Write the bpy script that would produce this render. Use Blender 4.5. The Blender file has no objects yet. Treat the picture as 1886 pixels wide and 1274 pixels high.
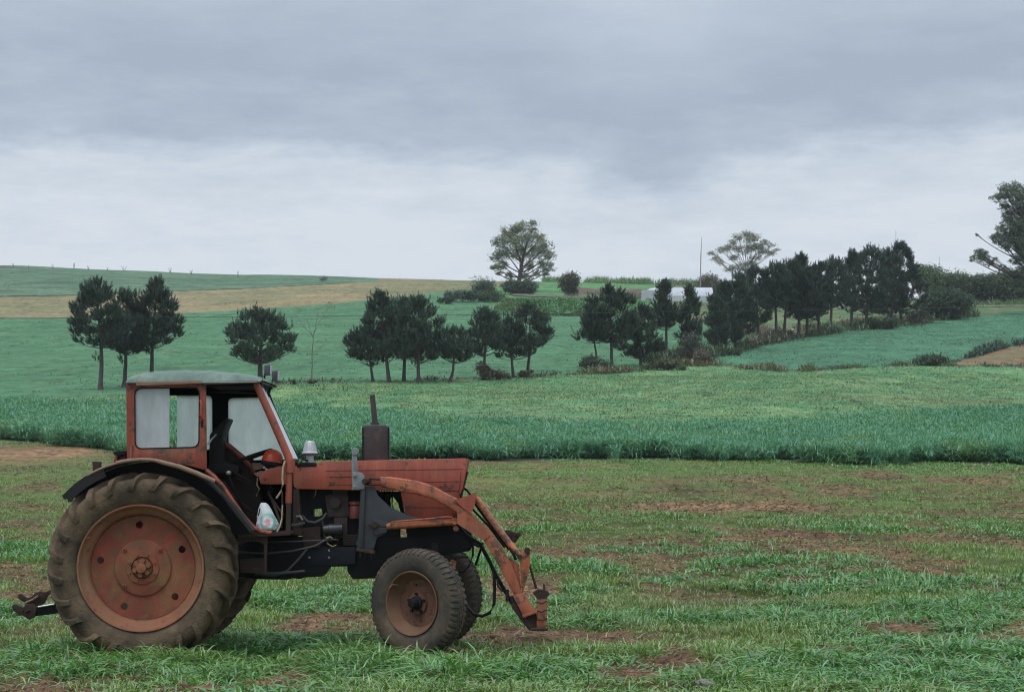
import bpy, bmesh, math, random
import numpy as np
from mathutils import Vector, Matrix
from mathutils.geometry import tessellate_polygon

random.seed(7)
SC = bpy.context.scene
COL = SC.collection
F = 4200.0            # focal length in photograph pixels (1886 wide)
CX, HOR, EYE = 943.0, 870.0, 1.6
R = math.radians

# ------------------------------------------------------------------ numpy noise
def _hash(ix, iy, seed):
    h = (ix.astype(np.int64) * 374761393 + iy.astype(np.int64) * 668265263 + seed * 982451653) & 0x7fffffff
    h = ((h ^ (h >> 13)) * 1274126177) & 0x7fffffff
    h = h ^ (h >> 16)
    return (h & 0xffff) / 65535.0

def vnoise(x, y, seed=0):
    x = np.asarray(x, float); y = np.asarray(y, float)
    x0 = np.floor(x); y0 = np.floor(y)
    fx = x - x0; fy = y - y0
    fx = fx * fx * (3 - 2 * fx); fy = fy * fy * (3 - 2 * fy)
    x0 = x0.astype(np.int64); y0 = y0.astype(np.int64)
    a = _hash(x0, y0, seed); b = _hash(x0 + 1, y0, seed)
    c = _hash(x0, y0 + 1, seed); d = _hash(x0 + 1, y0 + 1, seed)
    return (a * (1 - fx) + b * fx) * (1 - fy) + (c * (1 - fx) + d * fx) * fy

def fbm(x, y, seed=0, octv=4):
    s = 0; a = .5; t = 0
    for o in range(octv):
        s = s + a * vnoise(x * 2 ** o, y * 2 ** o, seed + o * 17); t += a; a *= .55
    return s / t

def sstep(a, b, x):
    t = np.clip((x - a) / (b - a), 0, 1)
    return t * t * (3 - 2 * t)

# ------------------------------------------------------------------ terrain
TY = [-40, 10, 16, 19.5, 24, 29, 35, 50, 62, 80, 95, 123, 160, 200, 250, 300, 340, 400, 520]
def zz(rows):
    return [EYE + y * (HOR - r) / F for y, r in rows]
near = [-.03, -.01, 0, 0, .06, .2, .45, 1.15, 1.9]
TC = {
    0:    near + zz([(80, 798), (95, 768), (123, 716), (160, 661), (200, 612), (250, 562), (300, 522), (340, 500), (400, 491), (520, 500)]),
    470:  near + zz([(80, 797), (95, 765), (123, 709), (160, 653), (200, 605), (250, 556), (300, 522), (340, 508), (400, 508), (520, 530)]),
    943:  near + zz([(80, 795), (95, 757), (123, 700), (160, 644), (200, 597), (250, 552), (300, 524), (340, 519), (400, 540), (520, 590)]),
    1415: near + zz([(80, 796), (95, 758), (123, 698), (160, 644), (200, 596), (250, 556), (300, 531), (340, 526), (400, 545), (520, 600)]),
    1886: near + zz([(80, 798), (95, 762), (123, 700), (160, 640), (200, 591), (250, 556), (300, 562), (340, 600), (400, 640), (520, 690)]),
}
_yy = np.arange(-40, 520, .5)
_tab = []
for k in sorted(TC):
    z = np.interp(_yy, TY, TC[k])
    ker = np.hanning(25); ker /= ker.sum()
    zp = np.pad(z, 12, mode='edge')
    zs = np.convolve(zp, ker, mode='valid')
    w = sstep(24, 40, _yy)
    ker2 = np.hanning(9); ker2 /= ker2.sum()
    zs2 = np.convolve(np.pad(z, 4, mode='edge'), ker2, mode='valid')
    _tab.append(zs * w + zs2 * (1 - w))
_tab = np.array(_tab); _cols = np.array(sorted(TC), float)

def pix_u(X, Y):
    return CX + F * X / np.maximum(Y, 6.0)

def terrain(X, Y):
    X = np.asarray(X, float); Y = np.asarray(Y, float)
    u = np.clip(pix_u(X, Y), -300, 2250)
    fi = np.interp(u, _cols, np.arange(len(_cols)))
    i0 = np.clip(np.floor(fi).astype(int), 0, len(_cols) - 2); f = fi - i0
    f = f * f * (3 - 2 * f)
    yi = np.clip((Y + 40) / .5, 0, len(_yy) - 1.001); j0 = np.floor(yi).astype(int); g = yi - j0
    def S(i):
        return _tab[i, j0] * (1 - g) + _tab[i, j0 + 1] * g
    z = S(i0) * (1 - f) + S(i0 + 1) * f
    # grassy terrace bank behind the middle pines
    bank = sstep(217, 226, Y + 4 * (vnoise(X * .25, Y * .1, 5) - .5)) * sstep(900, 935, u) * (1 - sstep(1140, 1215, u)) * (1 - sstep(226, 238, Y))
    z = z + (1.15 + .5 * (fbm(X * .4, Y * .4, 6) - .5)) * bank
    # soft undulation and, close by, clods and furrows
    z = z + (vnoise(X * .08, Y * .06, 3) - .5) * .5 * sstep(60, 140, Y)
    nearw = 1 - sstep(45, 62, Y)
    z = z + nearw * ((fbm(X * 1.4, Y * 2.2, 11, 4) - .5) * .16 + (fbm(X * 6, Y * 6, 12, 3) - .5) * .035)
    return z

def project(X, Y, Z):
    return CX + F * X / Y, HOR - F * (Z - EYE) / Y

_AY = np.concatenate([np.arange(14, 70, .1), np.arange(70, 460, .25)])
def hit(u, v):
    """world point on the terrain seen at photograph pixel (u, v)"""
    X = (u - CX) * _AY / F
    row = HOR - F * (terrain(X, _AY) - EYE) / _AY
    row = np.minimum.accumulate(row)
    k = np.argmax(row <= v)
    if row[k] > v: k = len(_AY) - 1
    Y = _AY[k]; x = (u - CX) * Y / F
    return Vector((x, Y, float(terrain(x, Y))))

# ------------------------------------------------------------------ mesh helpers
def link(o, parent=None):
    COL.objects.link(o)
    if parent is not None: o.parent = parent
    return o

def mesh_np(name, verts, tris=None, quads=None, mat=None, col=None, smooth=False):
    me = bpy.data.meshes.new(name)
    verts = np.asarray(verts, np.float32).reshape(-1, 3)
    nt = 0 if tris is None else len(tris); nq = 0 if quads is None else len(quads)
    me.vertices.add(len(verts)); me.vertices.foreach_set('co', verts.ravel())
    loops = []
    if nt: loops.append(np.asarray(tris, np.int32).ravel())
    if nq: loops.append(np.asarray(quads, np.int32).ravel())
    loops = np.concatenate(loops)
    me.loops.add(len(loops)); me.loops.foreach_set('vertex_index', loops)
    me.polygons.add(nt + nq)
    st = np.concatenate([np.arange(nt) * 3, nt * 3 + np.arange(nq) * 4]).astype(np.int32)
    me.polygons.foreach_set('loop_start', st)
    if smooth: me.polygons.foreach_set('use_smooth', np.ones(nt + nq, bool))
    if col is not None:
        a = me.color_attributes.new('Col', 'FLOAT_COLOR', 'POINT')
        c = np.ones((len(verts), 4), np.float32); c[:, :3] = col
        a.data.foreach_set('color', c.ravel())
    me.update(calc_edges=True); me.validate()
    if mat is not None: me.materials.append(mat)
    return me

def tag(o, label=None, cat=None, group=None, kind=None):
    if label: o['label'] = label
    if cat: o['category'] = cat
    if group: o['group'] = group
    if kind: o['kind'] = kind
    return o

def empty(name, loc, parent=None):
    o = bpy.data.objects.new(name, None); o.location = loc; o.empty_display_size = .3
    return link(o, parent)

# ------------------------------------------------------------------ materials
def new_mat(name):
    m = bpy.data.materials.new(name); m.use_nodes = True
    nt = m.node_tree; nt.nodes.clear()
    out = nt.nodes.new('ShaderNodeOutputMaterial')
    return m, nt, out

def N(nt, t, **kw):
    n = nt.nodes.new(t)
    for k, v in kw.items():
        if k in ('operation', 'blend_type', 'data_type', 'attribute_name', 'noise_dimensions', 'sky_type', 'clamp_factor', 'noise_type', 'feature', 'interpolation_type'): setattr(n, k, v)
        else: n.inputs[k].default_value = v
    return n

def ramp(nt, src, stops, interp='LINEAR'):
    r = nt.nodes.new('ShaderNodeValToRGB'); r.color_ramp.interpolation = interp
    el = r.color_ramp.elements
    while len(el) < len(stops): el.new(.5)
    for e, (p, c) in zip(el, stops):
        e.position = p; e.color = (c, c, c, 1) if isinstance(c, (int, float)) else (*c, 1)
    nt.links.new(src, r.inputs[0]); return r

def mixc(nt, fac, a, b, blend='MIX'):
    m = nt.nodes.new('ShaderNodeMix'); m.data_type = 'RGBA'; m.blend_type = blend
    for s, i in ((fac, 0), (a, 6), (b, 7)):
        if hasattr(s, 'is_output'): nt.links.new(s, m.inputs[i])
        else: m.inputs[i].default_value = s if isinstance(s, (int, float)) else (*s, 1)
    return m.outputs[2]

def noise(nt, scale, detail=5, rough=.6, stretch=None, coord='Object', off=0):
    tc = nt.nodes.new('ShaderNodeTexCoord'); src = tc.outputs[coord]
    mp = nt.nodes.new('ShaderNodeMapping'); nt.links.new(src, mp.inputs[0])
    if stretch: mp.inputs['Scale'].default_value = stretch
    mp.inputs['Location'].default_value = (off, off * .7, off * 1.3)
    n = nt.nodes.new('ShaderNodeTexNoise'); n.inputs['Scale'].default_value = scale
    n.inputs['Detail'].default_value = detail; n.inputs['Roughness'].default_value = rough
    nt.links.new(mp.outputs[0], n.inputs['Vector']); return n.outputs['Fac']

def surf(name, base, var=None, rust=None, rust_at=.62, dirt=None, dirt_at=.55, rough=.6, metal=0, bump=.0, bscale=30, scale=4, spec=.5, off=0, dirt_scale=2.2, streak=0):
    """weathered surface: broad colour variation, rust blotches, dried mud"""
    m, nt, out = new_mat(name)
    p = nt.nodes.new('ShaderNodeBsdfPrincipled'); nt.links.new(p.outputs[0], out.inputs[0])
    n1 = noise(nt, scale, 6, .65, off=off)
    var = var or tuple(c * .72 for c in base)
    c = ramp(nt, n1, [(.3, var), (.68, base)]).outputs[0]
    ro = None
    if rust:
        n2 = noise(nt, scale * 2.7, 8, .72, off=off + 3.1)
        f = ramp(nt, n2, [(rust_at, 0), (rust_at + .035, 1)]).outputs[0]
        c = mixc(nt, f, c, rust)
        n2b = noise(nt, scale * 16, 4, .7, off=off + 5.3)
        f2 = ramp(nt, n2b, [(.66, 0), (.72, .8)]).outputs[0]
        c = mixc(nt, f2, c, tuple(q * .55 for q in rust))
    if dirt:
        n3 = noise(nt, dirt_scale, 7, .68, off=off + 9.7)
        f = ramp(nt, n3, [(dirt_at - .12, 0), (dirt_at + .12, .9)]).outputs[0]
        c = mixc(nt, f, c, dirt)
    if streak:
        n4 = noise(nt, 1.0, 6, .7, (14, 14, 1.1), off=off + 2.2)
        c = mixc(nt, 1.0, c, ramp(nt, n4, [(.32, 1 - streak), (.60, 1.06)]).outputs[0], 'MULTIPLY')
        n5 = noise(nt, 75, 3, .8, off=off + 6.2)
        c = mixc(nt, ramp(nt, n5, [(.66, 0), (.70, .7)]).outputs[0], c, (.06, .035, .025))
    nt.links.new(c, p.inputs['Base Color'])
    p.inputs['Roughness'].default_value = rough; p.inputs['Metallic'].default_value = metal
    p.inputs['Specular IOR Level'].default_value = spec
    if bump:
        b = nt.nodes.new('ShaderNodeBump'); b.inputs['Strength'].default_value = bump; b.inputs['Distance'].default_value = .02
        nt.links.new(noise(nt, bscale, 6, .7, off=off), b.inputs['Height']); nt.links.new(b.outputs[0], p.inputs['Normal'])
    return m

def leafmat(name, rough=.5, trans=.35, gloss=.06, hue=None, nscale=None, tint=1.0):
    """foliage: colour from the per-plant attribute, thin and slightly translucent"""
    m, nt, out = new_mat(name)
    a = N(nt, 'ShaderNodeAttribute', attribute_name='Col'); c = a.outputs['Color']
    d = nt.nodes.new('ShaderNodeBsdfDiffuse'); t = nt.nodes.new('ShaderNodeBsdfTranslucent'); g = nt.nodes.new('ShaderNodeBsdfGlossy')
    g.inputs['Roughness'].default_value = rough; g.inputs['Color'].default_value = (.85, .95, 1, 1)
    nt.links.new(c, d.inputs[0])
    tc = mixc(nt, 1.0, c, (.95, 1.0, .55), 'MULTIPLY'); nt.links.new(tc, t.inputs[0])
    m1 = nt.nodes.new('ShaderNodeMixShader'); m1.inputs[0].default_value = trans
    nt.links.new(d.outputs[0], m1.inputs[1]); nt.links.new(t.outputs[0], m1.inputs[2])
    m2 = nt.nodes.new('ShaderNodeMixShader'); m2.inputs[0].default_value = gloss
    nt.links.new(m1.outputs[0], m2.inputs[1]); nt.links.new(g.outputs[0], m2.inputs[2])
    nt.links.new(m2.outputs[0], out.inputs[0]); return m

# ------------------------------------------------------------------ camera, sky, sun
cam = bpy.data.cameras.new('camera'); cam.sensor_width = 36; cam.lens = 36 * F / 1886
cam.shift_y = (HOR - 637) / 1886; cam.clip_end = 5000; cam.clip_start = .5
co = bpy.data.objects.new('camera', cam); co.location = (0, 0, EYE); co.rotation_euler = (R(90), 0, 0); COL.objects.link(co)
SC.camera = co
SC.cycles.use_denoising = True; SC.cycles.filter_width = 1.15
SC.view_settings.view_transform = 'Standard'; SC.view_settings.look = 'None'
SC.view_settings.exposure = 0; SC.view_settings.gamma = 1

SUN_EL, SUN_AZ = R(66), R(215)      # azimuth clockwise from +Y: behind the camera, a little to the left
w = bpy.data.worlds.new('World'); SC.world = w; w.use_nodes = True
nt = w.node_tree; nt.nodes.clear()
wo = nt.nodes.new('ShaderNodeOutputWorld')
sky = nt.nodes.new('ShaderNodeTexSky'); sky.sky_type = 'NISHITA'; sky.sun_disc = False
sky.sun_elevation = SUN_EL; sky.sun_rotation = SUN_AZ
b1 = nt.nodes.new('ShaderNodeBackground'); b1.inputs[1].default_value = .08; nt.links.new(sky.outputs[0], b1.inputs[0])
tc = nt.nodes.new('ShaderNodeTexCoord')
sep = nt.nodes.new('ShaderNodeSeparateXYZ'); nt.links.new(tc.outputs['Generated'], sep.inputs[0])
def M(op, a, b=None, c=None, clamp=False):
    n = nt.nodes.new('ShaderNodeMath'); n.operation = op; n.use_clamp = clamp
    for i, s in enumerate((a, b, c)):
        if s is None: continue
        if hasattr(s, 'is_output'): nt.links.new(s, n.inputs[i])
        else: n.inputs[i].default_value = s
    return n.outputs[0]
def cloudn(sc, loc, detail=5, rough=.55, scale=1.0):
    mp = nt.nodes.new('ShaderNodeMapping'); mp.inputs['Scale'].default_value = sc; mp.inputs['Location'].default_value = loc
    nt.links.new(tc.outputs['Generated'], mp.inputs[0])
    n = nt.nodes.new('ShaderNodeTexNoise'); n.inputs['Detail'].default_value = detail; n.inputs['Roughness'].default_value = rough
    n.inputs['Scale'].default_value = scale; nt.links.new(mp.outputs[0], n.inputs['Vector']); return n.outputs['Fac']
el = sep.outputs['Z']; az = M('ARCTAN2', sep.outputs['X'], sep.outputs['Y'])
nb = cloudn((5.5, 5.5, 15), (1.3, .2, .4), 6, .55)       # big banks
nm = cloudn((15, 15, 55), (4.3, 2.2, 7.4), 9, .66)        # wisps
# underside of the dark cloud deck: its lower edge in elevation, by azimuth
edge = nt.nodes.new('ShaderNodeValToRGB'); er = edge.color_ramp
pts = [(0, .144), (.25, .146), (.38, .141), (.46, .148), (.56, .128), (.64, .124), (.70, .134), (.80, .146), (.90, .148), (1, .146)]
while len(er.elements) < len(pts): er.elements.new(.5)
for e, (p, v) in zip(er.elements, pts): e.position = p; e.color = (v, v, v, 1)
er.interpolation = 'B_SPLINE'
nt.links.new(M('ADD', M('MULTIPLY', az, 1 / .46), .5, clamp=True), edge.inputs[0])
d = M('SUBTRACT', el, edge.outputs[0])
d = M('ADD', d, M('MULTIPLY', M('SUBTRACT', nb, .5), .046)); d = M('ADD', d, M('MULTIPLY', M('SUBTRACT', nm, .5), .028))
dark = nt.nodes.new('ShaderNodeValToRGB'); dr = dark.color_ramp
sp = [(0, 0.0), (.22, .10), (.33, .22), (.41, .78), (.58, .98), (.72, .80), (.84, .58), (1, .45)]
while len(dr.elements) < len(sp): dr.elements.new(.5)
for e, (p, v) in zip(dr.elements, sp): e.position = p; e.color = (v, v, v, 1)
nt.links.new(M('ADD', M('MULTIPLY', d, 1 / .15), .40, clamp=True), dark.inputs[0])
dk = M('ADD', dark.outputs[0], M('MULTIPLY', M('SUBTRACT', nm, .5), 1.0), clamp=True)
cc = ramp(nt, dk, [(0, (.705, .765, .835)), (.35, (.570, .645, .740)), (1, (.392, .465, .572))]).outputs[0]
# overcast brightens overhead (roughly the CIE overcast sky: zenith about three times the horizon)
zen = M('ADD', 1.0, M('MULTIPLY', M('SUBTRACT', M('MINIMUM', el, 1.0), .22), 2.3)); zen = M('MAXIMUM', zen, 1.0)
b2 = nt.nodes.new('ShaderNodeBackground'); nt.links.new(cc, b2.inputs[0]); nt.links.new(zen, b2.inputs[1])
mx = nt.nodes.new('ShaderNodeMixShader'); mx.inputs[0].default_value = .94
nt.links.new(b1.outputs[0], mx.inputs[1]); nt.links.new(b2.outputs[0], mx.inputs[2]); nt.links.new(mx.outputs[0], wo.inputs[0])

sl = bpy.data.lights.new('sun', 'SUN'); sl.energy = 1.5; sl.angle = R(40); sl.color = (1, .95, .88)
so = bpy.data.objects.new('sun', sl); COL.objects.link(so)
dirv = Vector((math.sin(SUN_AZ) * math.cos(SUN_EL), math.cos(SUN_AZ) * math.cos(SUN_EL), math.sin(SUN_EL)))
so.rotation_euler = dirv.to_track_quat('Z', 'Y').to_euler(); so.location = (0, -20, 40)

# thin damp air between the camera and the hill
hm, hnt, hout = new_mat('haze')
pv = hnt.nodes.new('ShaderNodeVolumePrincipled'); pv.inputs['Color'].default_value = (.86, .91, .96, 1); pv.inputs['Density'].default_value = .00018; hnt.links.new(pv.outputs[0], hout.inputs['Volume'])
bm = bmesh.new(); bmesh.ops.create_cube(bm, size=1)
for q in bm.verts: q.co = Vector((q.co.x * 1840, 245 + q.co.y * 570, 25 + q.co.z * 54))
me = bpy.data.meshes.new('haze'); bm.to_mesh(me); bm.free(); me.materials.append(hm)
ho = bpy.data.objects.new('haze', me); COL.objects.link(ho); ho['kind'] = 'stuff'; ho['label'] = 'thin damp haze filling the air over the fields'; ho['category'] = 'haze'
# ================================================================== LAND
# field boundaries, as base rows of the photograph turned into terrain distances
def yline(pts):
    us = np.array([p[0] for p in pts], float); ys = np.array([hit(u, v).y for u, v in pts])
    return lambda u: np.interp(u, us, ys)
Y_front = yline([(-400, 785), (0, 811), (110, 818), (230, 834), (400, 842), (545, 846), (860, 849), (1200, 847), (1886, 853), (2400, 858)])
Y_back = yline([(-400, 752), (0, 752), (230, 752), (545, 764), (800, 785), (1000, 797), (1130, 802), (1300, 803), (1500, 794), (1700, 780), (1886, 770), (2400, 755)])
Y_mead = yline([(-400, 735), (0, 735), (420, 716), (500, 706), (680, 703), (970, 695), (1130, 686), (1240, 674), (1310, 671), (1470, 684), (1700, 672), (1760, 674), (1886, 675), (2400, 675)])
Y_brr = yline([(-400, 735), (1600, 680), (1740, 671), (1886, 633), (2100, 590), (2400, 570)])
Y_tree = yline([(-400, 500), (1100, 500), (1180, 669), (1240, 664), (1310, 657), (1400, 633), (1500, 617), (1600, 604), (1690, 596), (1790, 583), (1886, 573), (2400, 560)])
Y_rough = yline([(-400, 560), (1000, 572), (1130, 580), (1300, 601), (1400, 613), (1460, 626), (1500, 640), (2400, 660)])
Y_tan0 = yline([(-400, 592), (0, 585), (200, 583), (340, 577), (500, 568), (650, 556), (800, 540), (875, 531), (960, 528), (2400, 528)])
Y_tan1 = yline([(-400, 553), (0, 546), (200, 541), (340, 535), (500, 529), (640, 522), (700, 519), (2400, 510)])
Y_rust = yline([(-400, 505), (0, 493), (120, 492), (180, 487), (2400, 470)])

def lerp(a, b, t):
    t = np.asarray(t)[..., None]
    return np.asarray(a) * (1 - t) + np.asarray(b) * t

SOIL = np.array((.158, .088, .048)); STRAW = np.array((.33, .205, .105)); SOILD = np.array((.080, .046, .029))

# bare or thin places in the near field: (u0, u1, v, half height in px, strength, straw)
BARE = [(1120, 1580, 935, 13, 1.0, .9), (1560, 1900, 945, 12, .55, .5), (1340, 1580, 982, 8, 1.0, .1), (1080, 1320, 1000, 12, .75, .35), (985, 1075, 1030, 22, .8, .2),
        (1180, 1360, 1056, 7, 1.0, .1), (1400, 1520, 1066, 7, .9, .2), (1600, 1900, 985, 9, .7, .3), (1690, 1900, 1084, 9, .85, .4), (1640, 1770, 1165, 20, 1.0, .1), (1560, 1640, 1190, 8, .8, .2),
        (1205, 1310, 1195, 20, 1.0, .15), (1050, 1260, 1238, 15, .9, .5), (-60, 228, 834, 22, 1.0, .62), (-60, 140, 930, 9, .8, .5), (-60, 90, 990, 8, .5, .4), (330, 590, 1252, 12, .9, .55),
        (-60, 170, 1252, 14, .9, .4), (560, 720, 1140, 12, .9, .6), (875, 1050, 1085, 20, .95, 1.0), (1330, 1560, 883, 4, .9, .6), (1000, 1900, 905, 5, .5, .6), (1150, 1400, 1088, 6, .7, .4),
        (1490, 1620, 1140, 6, .5, .3), (520, 640, 1215, 7, .5, .3), (800, 960, 1205, 8, .5, .2), (1330, 1500, 1110, 5, .5, .3), (900, 1100, 958, 5, .4, .6), (1780, 1900, 1140, 8, .4, .2)]
_B = []
for (u0, u1, v, hv, s, st) in BARE:
    c = hit((u0 + u1) / 2, v); a = hit((u0 + u1) / 2, v + hv); b = hit((u0 + u1) / 2, v - hv)
    q = .030 * c.y * max(0, min(1, (44 - c.y) / 20)); nr = 1.22 if c.y < 25 else 1.0; _B.append((c.x, c.y - q * .8, (u1 - u0) / 2 * c.y / F * nr, (max((b.y - a.y) / 2, .25) + q) * nr, min(s * (1.08 if st > .6 or c.y < 25 else .92), 1.08), st))

def bare_at(X, Y):
    """how bare the near field is (0..1) and how much of that is straw"""
    wx = X + (fbm(X * 1.1, Y * .6, 31) - .5) * 2.2; wy = Y + (fbm(X * .9, Y * .7, 37) - .5) * 2.2 * np.clip(Y / 30, .5, 2)
    bare = np.zeros_like(X); straw = np.zeros_like(X)
    for cx, cy, rx, ry, s, st in _B:
        q = np.exp(-(((wx - cx) / rx) ** 4 + ((wy - cy) / ry) ** 2 * 1.0)) * s
        straw = np.where(q > bare, st, straw); bare = np.maximum(bare, q)
    n = fbm(X * .55, Y * .42, 41, 5)                       # random thin patches, rows across the picture
    n2 = sstep(.54, .67, n) * (.92 - .2 * sstep(22, 28, Y)) * (1 - sstep(.0, 1.0, np.exp(-((Y - 19) / 2.2) ** 2)) * .5)
    straw = np.where(n2 > bare, vnoise(X * .3, Y * .3, 43) * .6, straw); bare = np.maximum(bare, n2)
    return bare, straw

def zone_colour(X, Y, Z):
    u = pix_u(X, Y)
    j = (fbm(X * .3, Y * .15, 51) - .5)
    Yj = Y * (1 + j * .012)
    out = np.zeros(X.shape + (3,))
    # near field soil
    bare, straw = bare_at(X, Y)
    n = fbm(X * 3.1, Y * 2.3, 61, 4); n5 = fbm(X * 14, Y * 12, 62, 3)
    soil = lerp(SOILD, SOIL, sstep(.3, .65, n)); soil = lerp(soil, STRAW, np.clip(straw * sstep(.3, .6, n5) * 1.1, 0, 1) * bare)
    moss = lerp((.050, .105, .030), (.095, .120, .040), n5)
    near = lerp(moss, soil, np.clip(.12 + bare, 0, 1))
    far_near = sstep(36, 56, Y)                            # thin yellowish sward near the crop
    near = lerp(near, lerp((.105, .165, .046), (.190, .125, .060), sstep(.42, .68, fbm(X * .5, Y * .35, 63, 4))), far_near * .75 * (1 - bare))
    out[:] = near
    nb = fbm(X * .12, Y * .08, 71, 4); nf = fbm(X * .9, Y * .35, 72, 4); ns = fbm(X * .05, Y * .6, 73, 3)
    crop = Yj > Y_front(u)
    out[crop] = (.030, .050, .026)
    mead = Yj > Y_back(u)
    cm = lerp((.098, .225, .100), (.160, .260, .112), sstep(.3, .7, nf)); cm = lerp(cm, (.195, .200, .105), sstep(.55, .74, ns * .6 + nb * .4) * .6)
    out[mead] = cm[mead]
    em = Yj > Y_mead(u)
    ce = lerp((.056, .185, .104), (.070, .205, .116), nb); ce = lerp(ce, (.045, .135, .082), sstep(.52, .68, ns) * .6); ce = lerp(ce, (.085, .195, .115), sstep(.5, .75, nf) * .5)
    ce = ce * np.array((1.06, .85, .73)); out[em] = ce[em]
    # right-hand field: bluer green, bare reddish patch at its foot
    rt = em & (u > 1180) & (Yj < Y_tree(u))
    cr = lerp((.055, .165, .098), (.074, .195, .114), nf); cr = lerp(cr, (.042, .120, .074), sstep(.55, .7, ns) * .5)
    out[rt] = (cr * np.array((1.0, .92, .86)))[rt]
    br = em & (u > 1690) & (Yj < Y_brr(u))
    cb = lerp((.20, .125, .072), (.15, .125, .062), sstep(.4, .65, nf)); out[br] = cb[br]
    # rough grass behind the pines and on the terrace
    rg = em & (u + 60 * j > 1110) & (Yj > Y_rough(u)) & (Yj > Y_tree(u) - .5)
    cg = lerp((.060, .130, .050), (.13, .150, .070), sstep(.35, .7, nf)); cg = lerp(cg, (.16, .115, .075), sstep(.58, .7, fbm(X * .35, Y * .2, 77)) * .7); out[rg] = cg[rg]
    bk = (u > 905) & (u + 50 * j < 1215) & (Y > 217)
    cg2 = lerp((.055, .175, .060), (.110, .220, .085), nf); cg2 = lerp(cg2, (.12, .09, .065), sstep(.6, .72, fbm(X * .3, Y * .3, 78)) * .6); out[bk] = cg2[bk]
    eb = (u > 1055) & (u < 1200) & (Y > 262 + 14 * j) & (Y < 284 + 20 * j); out[eb] = (.11, .075, .058)
    # small red bare spot below the bank
    c0 = hit(905, 577)
    q = np.exp(-((X - c0.x) / 3.6) ** 2 - ((Y - c0.y) / 3.0) ** 2) * (Y > 100) * (Y < 216) * (u < 955)
    out = lerp(out, (.17, .095, .060), np.clip(q * 1.5 * sstep(.3, .6, nf), 0, 1))
    tan = (Yj > Y_tan0(u)) & (u < 960)
    ct = lerp((.225, .180, .096), (.155, .158, .078), sstep(.35, .7, fbm(X * .10, Y * .10, 81, 4))); ct = lerp(ct, (.265, .205, .115), sstep(.5, .7, ns) * .5)
    ct = lerp(ct, (.13, .145, .070), sstep(620, 860, u) * .65); out[tan] = ct[tan]
    ug = (Yj > Y_tan1(u)) & (u < 700)
    cu = lerp((.070, .135, .078), (.105, .170, .100), sstep(.3, .7, fbm(X * .16, Y * .25, 83, 4))); cu = lerp(cu, (.045, .075, .05), sstep(.60, .68, ns) * .7)
    out[ug] = cu[ug]
    dk = (np.abs(Yj - Y_tan1(u)) < 1.3) & (u < 660); out[dk] = (.035, .055, .035)
    rs = (Yj > Y_rust(u)) & (u < 180); out[rs] = (.12, .075, .075)
    return out

# ---- ground sheet
def make_ground():
    ys = [-30.0, -15, -5, 0, 3, 6]
    y = 6.0
    while y < 500:
        y += max(.075 if 15 < y < 30 else .13, y * .0046 if y > 30 else .02) if y < 60 else y * .0052
        ys.append(y)
    ys = np.array(ys)
    us = np.concatenate([np.linspace(-6500, -1200, 24)[:-1], np.linspace(-1200, -150, 36)[:-1], np.arange(-150, 2040, 6.5), np.linspace(2040, 3100, 36)[1:], np.linspace(3100, 8400, 24)[1:]])
    U, YY = np.meshgrid(us, ys)
    XX = (U - CX) * np.maximum(YY, 6) / F
    ZZ = terrain(XX, YY)
    colr = zone_colour(XX, YY, ZZ)
    nr, nc = U.shape
    i = np.arange(nr * nc).reshape(nr, nc)
    q = np.stack([i[:-1, :-1], i[:-1, 1:], i[1:, 1:], i[1:, :-1]], -1).reshape(-1, 4)
    m, t, out = new_mat('field earth')
    p = t.nodes.new('ShaderNodeBsdfPrincipled'); t.links.new(p.outputs[0], out.inputs[0])
    a = N(t, 'ShaderNodeAttribute', attribute_name='Col')
    n1 = noise(t, 2.2, 8, .72, (1, .45, 1)); n2 = noise(t, 22, 6, .7, off=4)
    f = ramp(t, n1, [(.28, .70), (.72, 1.30)]).outputs[0]; f2 = ramp(t, n2, [(.25, .70), (.75, 1.30)]).outputs[0]
    c = mixc(t, 1.0, a.outputs['Color'], f, 'MULTIPLY'); c = mixc(t, 1.0, c, f2, 'MULTIPLY')
    t.links.new(c, p.inputs['Base Color']); p.inputs['Roughness'].default_value = .95; p.inputs['Specular IOR Level'].default_value = .15
    n3 = noise(t, .9, 9, .78, (1, .35, 1), off=9); n4 = noise(t, .16, 6, .7, (1, .5, 1), off=2); n5 = noise(t, 3.5, 5, .8, (.55, .35, 1), off=6)
    c = mixc(t, 1.0, c, ramp(t, n3, [(.34, .52), (.48, 1.0), (.68, 1.28)]).outputs[0], 'MULTIPLY'); c = mixc(t, 1.0, c, ramp(t, n4, [(.3, .84), (.7, 1.16)]).outputs[0], 'MULTIPLY')
    c = mixc(t, ramp(t, n5, [(.585, 0), (.66, .8)]).outputs[0], c, mixc(t, 1.0, c, (.45, .50, .50), 'MULTIPLY')); t.links.new(c, p.inputs['Base Color'])
    b0 = t.nodes.new('ShaderNodeBump'); b0.inputs['Strength'].default_value = .8; b0.inputs['Distance'].default_value = .22; t.links.new(n3, b0.inputs['Height'])
    b = t.nodes.new('ShaderNodeBump'); b.inputs['Strength'].default_value = .7; b.inputs['Distance'].default_value = .06; t.links.new(b0.outputs[0], b.inputs['Normal'])
    nbp = noise(t, 7, 8, .75); t.links.new(nbp, b.inputs['Height']); t.links.new(b.outputs[0], p.inputs['Normal'])
    me = mesh_np('ground', np.stack([XX, YY, ZZ], -1), quads=q, mat=m, col=colr.reshape(-1, 3), smooth=True)
    o = bpy.data.objects.new('ground', me); link(o); tag(o, kind='structure')
make_ground()

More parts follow.
